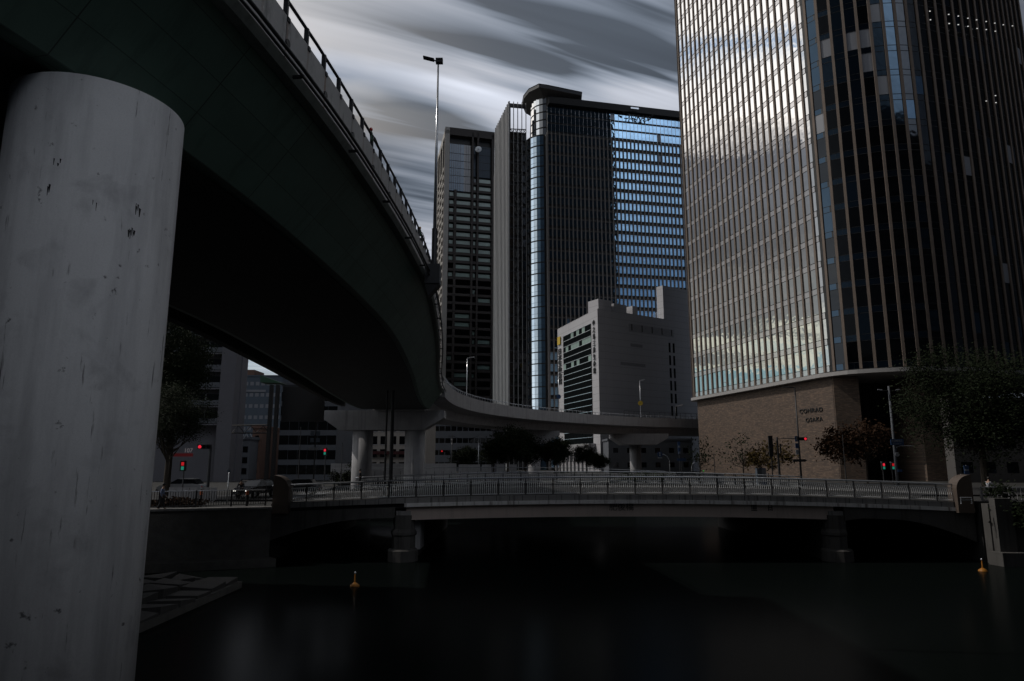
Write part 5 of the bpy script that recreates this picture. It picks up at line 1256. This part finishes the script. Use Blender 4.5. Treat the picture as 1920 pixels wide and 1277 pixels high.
for (px, d, py, lab) in ((560, 70, 800, 'thin dark pole right of the sign gantry'), (640, 88, 830, 'thin dark pole left of the first round column'), (1340, 86, 850, 'short dark pole before the left part of the brick wall'), (1585, 86, 815, 'thin pole at the corner of the brick podium')):
    x = X(px, d); tag(MB().tube([(x, d, 4.0), (x, d, Z(py, d))], [.06, .04], 8).build('utility_pole', M['dark_steel'], loc=(x, d, 4.0)), lab, 'pole')
car(X(560, 66), 66, 3.95, R(92), 'dark car behind the left newel pillar of the bridge', 'car')
# ------------------------------------------------------------------ trees
def tree_proto(seed, h, rad, nl, leafm, name='street_tree', clumps=40, lsz=.28, trunk=.22, bare=False, flat=.8):
    r_ = random.Random(seed); t_ = thing(name, 'tree', 'tree', (0, 0, 0))
    tm = MB(); top = h * .55; tm.tube([(0, 0, 0), (.05, 0, top * .5), (.1, .05, top), (.05, 0, h * .8)], [trunk, trunk * .75, trunk * .5, trunk * .15], 8)
    cl = []
    for k in range(clumps):
        while True:
            v = Vector((r_.uniform(-1, 1), r_.uniform(-1, 1), r_.uniform(-1, 1)))
            if .25 < v.length < 1: break
        v = v * (.8 + .35 * r_.random()); c = Vector((v.x * rad, v.y * rad, h - rad * flat + v.z * rad * flat)); cl.append(c)
    for k, c in enumerate(cl):
        if k % 2 == 0 or bare:
            s_ = Vector((.05, 0, top * (.55 + .45 * r_.random()))); m_ = s_.lerp(c, .5) + Vector((0, 0, -.15 * rad)); tm.tube([s_, m_, c], [trunk * .35, trunk * .2, trunk * .05], 5, cap=False)
    tm.build('trunk', M['bark'], t_)
    lf_ = MB(); per = nl // clumps
    for c in cl:
        cr_ = rad * (.16 + .16 * r_.random()) * (40 / clumps) ** .2
        for j in range(per):
            g_ = Vector((r_.gauss(0, .5), r_.gauss(0, .5), r_.gauss(0, .42))) * cr_ * 1.5; p = c + g_
            a = Vector((r_.uniform(-1, 1), r_.uniform(-1, 1), r_.uniform(-1, 1))).normalized(); b_ = a.orthogonal().normalized(); s_ = lsz * r_.uniform(.6, 1.2)
            lf_.add([p - a * s_, p + b_ * s_ * .6, p + a * s_, p - b_ * s_ * .6], [(0, 1, 2, 3)])
    lf_.build('crown', M[leafm], t_)
    return t_
t1 = tree_proto(1, 17, 8.0, 42000, 'leaf_d', 'big_tree', 110, .16, .45); t1['label'] = 'large dark round-crowned tree at the right edge above the bridge end'; t1.location = (X(1858, 66), 67, 4.1)
t1['group'] = 'trees on the banks'; t1.scale = (.82, .82, .80)
t2 = tree_proto(2, 17, 5.0, 24000, 'leaf_d', 'street_tree', 70, .14, .35); t2['label'] = 'tall dark tree close behind the big column at the left'; t2.location = (X(318, 64), 64, 3.8); t2.scale = (.55, .55, .95)
dup(t2, (X(312, 60), 60, 3.8), 1.3, 'lower dark tree hugging the big column at the far left', (.6, .6, .55))
t3 = tree_proto(3, 9, 3.6, 12000, 'leaf_d', 'street_tree', 50, .16, .2); t3['label'] = 'dense dark tree just left of the slim pier'; t3.location = (X(952, 121), 121, 4.2)
for (px, d, sc2, lab) in ((985, 124, .85, 'dark tree touching the slim pier from the left'), (925, 125, .75, 'smaller dark tree at the left end of the far tree row'), (1040, 128, .8, 'dark tree right of the slim pier below its cap'),
                          (870, 126, .62, 'low dark tree left of the slim pale street lamp'), (1100, 140, .7, 'dark tree before the entrance of the white block'), (1125, 136, .5, 'small dark tree at the right corner of the white block entrance')):
    dup(t3, (X(px, d), d, 4.2), px * .7, lab, sc2)
t4 = tree_proto(4, 6.0, 2.4, 260, 'leaf_d', 'bare_tree', 26, .2, .11, True); t4['label'] = 'nearly bare spreading tree in the middle of the brick wall'; t4.location = (X(1393, 93), 93, 4.2); t4.scale = (1.1, 1.1, 1)
dup(t4, (X(1313, 94), 94, 4.2), 2.0, 'bare thin tree at the left end of the brick wall', (.7, .7, .95))
t5 = tree_proto(5, 5.4, 2.2, 700, 'leaf_y', 'autumn_tree', 26, .2, .10, True); t5['label'] = 'thin yellow-leaved tree under the dark banner on the brick wall'; t5.location = (X(1447, 88), 88, 4.2); t5.scale = (1.15, 1.15, 1.0)
dup(t5, (X(1428, 89), 89, 4.2), 2.0, 'smaller yellow tree left of the banner tree', .8)
t6 = tree_proto(6, 8.4, 3.2, 2400, 'leaf_r', 'autumn_tree', 34, .22, .14, True); t6['label'] = 'rust-leaved tree before the dark entrance right of the brick podium'; t6.location = (X(1625, 90), 90, 4.2)
dup(t6, (X(1585, 92), 92, 4.2), 2.4, 'second rust-leaved tree close to the podium corner', .9)
# bushes
def bush(label, x, y, z, rx, ry, rz_, mt, n=3500, seed=1, lsz=.14, name='bush'):
    r_ = random.Random(seed); mb = MB(); cs = [Vector((r_.gauss(0, .45) * rx, r_.gauss(0, .45) * ry, abs(r_.gauss(0, .5)) * rz_)) for _ in range(30)]
    for j in range(n):
        c = cs[j % 30]; p = c + Vector((r_.gauss(0, .17) * rx, r_.gauss(0, .17) * ry, r_.gauss(0, .2) * rz_)) + Vector((x, y, z))
        a = Vector((r_.uniform(-1, 1), r_.uniform(-1, 1), r_.uniform(-1, 1))).normalized(); b_ = a.orthogonal().normalized(); s_ = lsz * r_.uniform(.6, 1.2)
        mb.add([p - a * s_, p + b_ * s_ * .6, p + a * s_, p - b_ * s_ * .6], [(0, 1, 2, 3)])
    return tag(mb.build(name, M[mt], loc=(x, y, z)), label, 'bush')
bush('dense dark bush spilling over the right river wall', 38.0, 48.6, 3.0, 3.2, 1.6, 1.6, 'leaf_d', 9000, 3)
bush('lower dark bush hanging down the right river wall at the picture edge', 40.6, 47.6, 1.2, 2.2, 1.2, 1.8, 'leaf_d', 5000, 4)
bush('low green hedge mound in the dark gap left of the brick podium', X(1222, 100), 101, 4.3, 3.6, 1.0, .9, 'leaf', 3500, 5)
bush('dark hedge below the white block entrance', X(1040, 118), 117, 4.3, 3.5, 1.0, .6, 'leaf', 2500, 6)
bush('brownish planting bed behind the promenade fence at the left', -25, 51, 3.9, 3.0, .8, .5, 'leaf_r', 2000, 7, .1)
bush('dark shrub between the two round columns', X(635, 92), 98, 4.3, 2.2, 1.2, 1.4, 'leaf_d', 2500, 8)
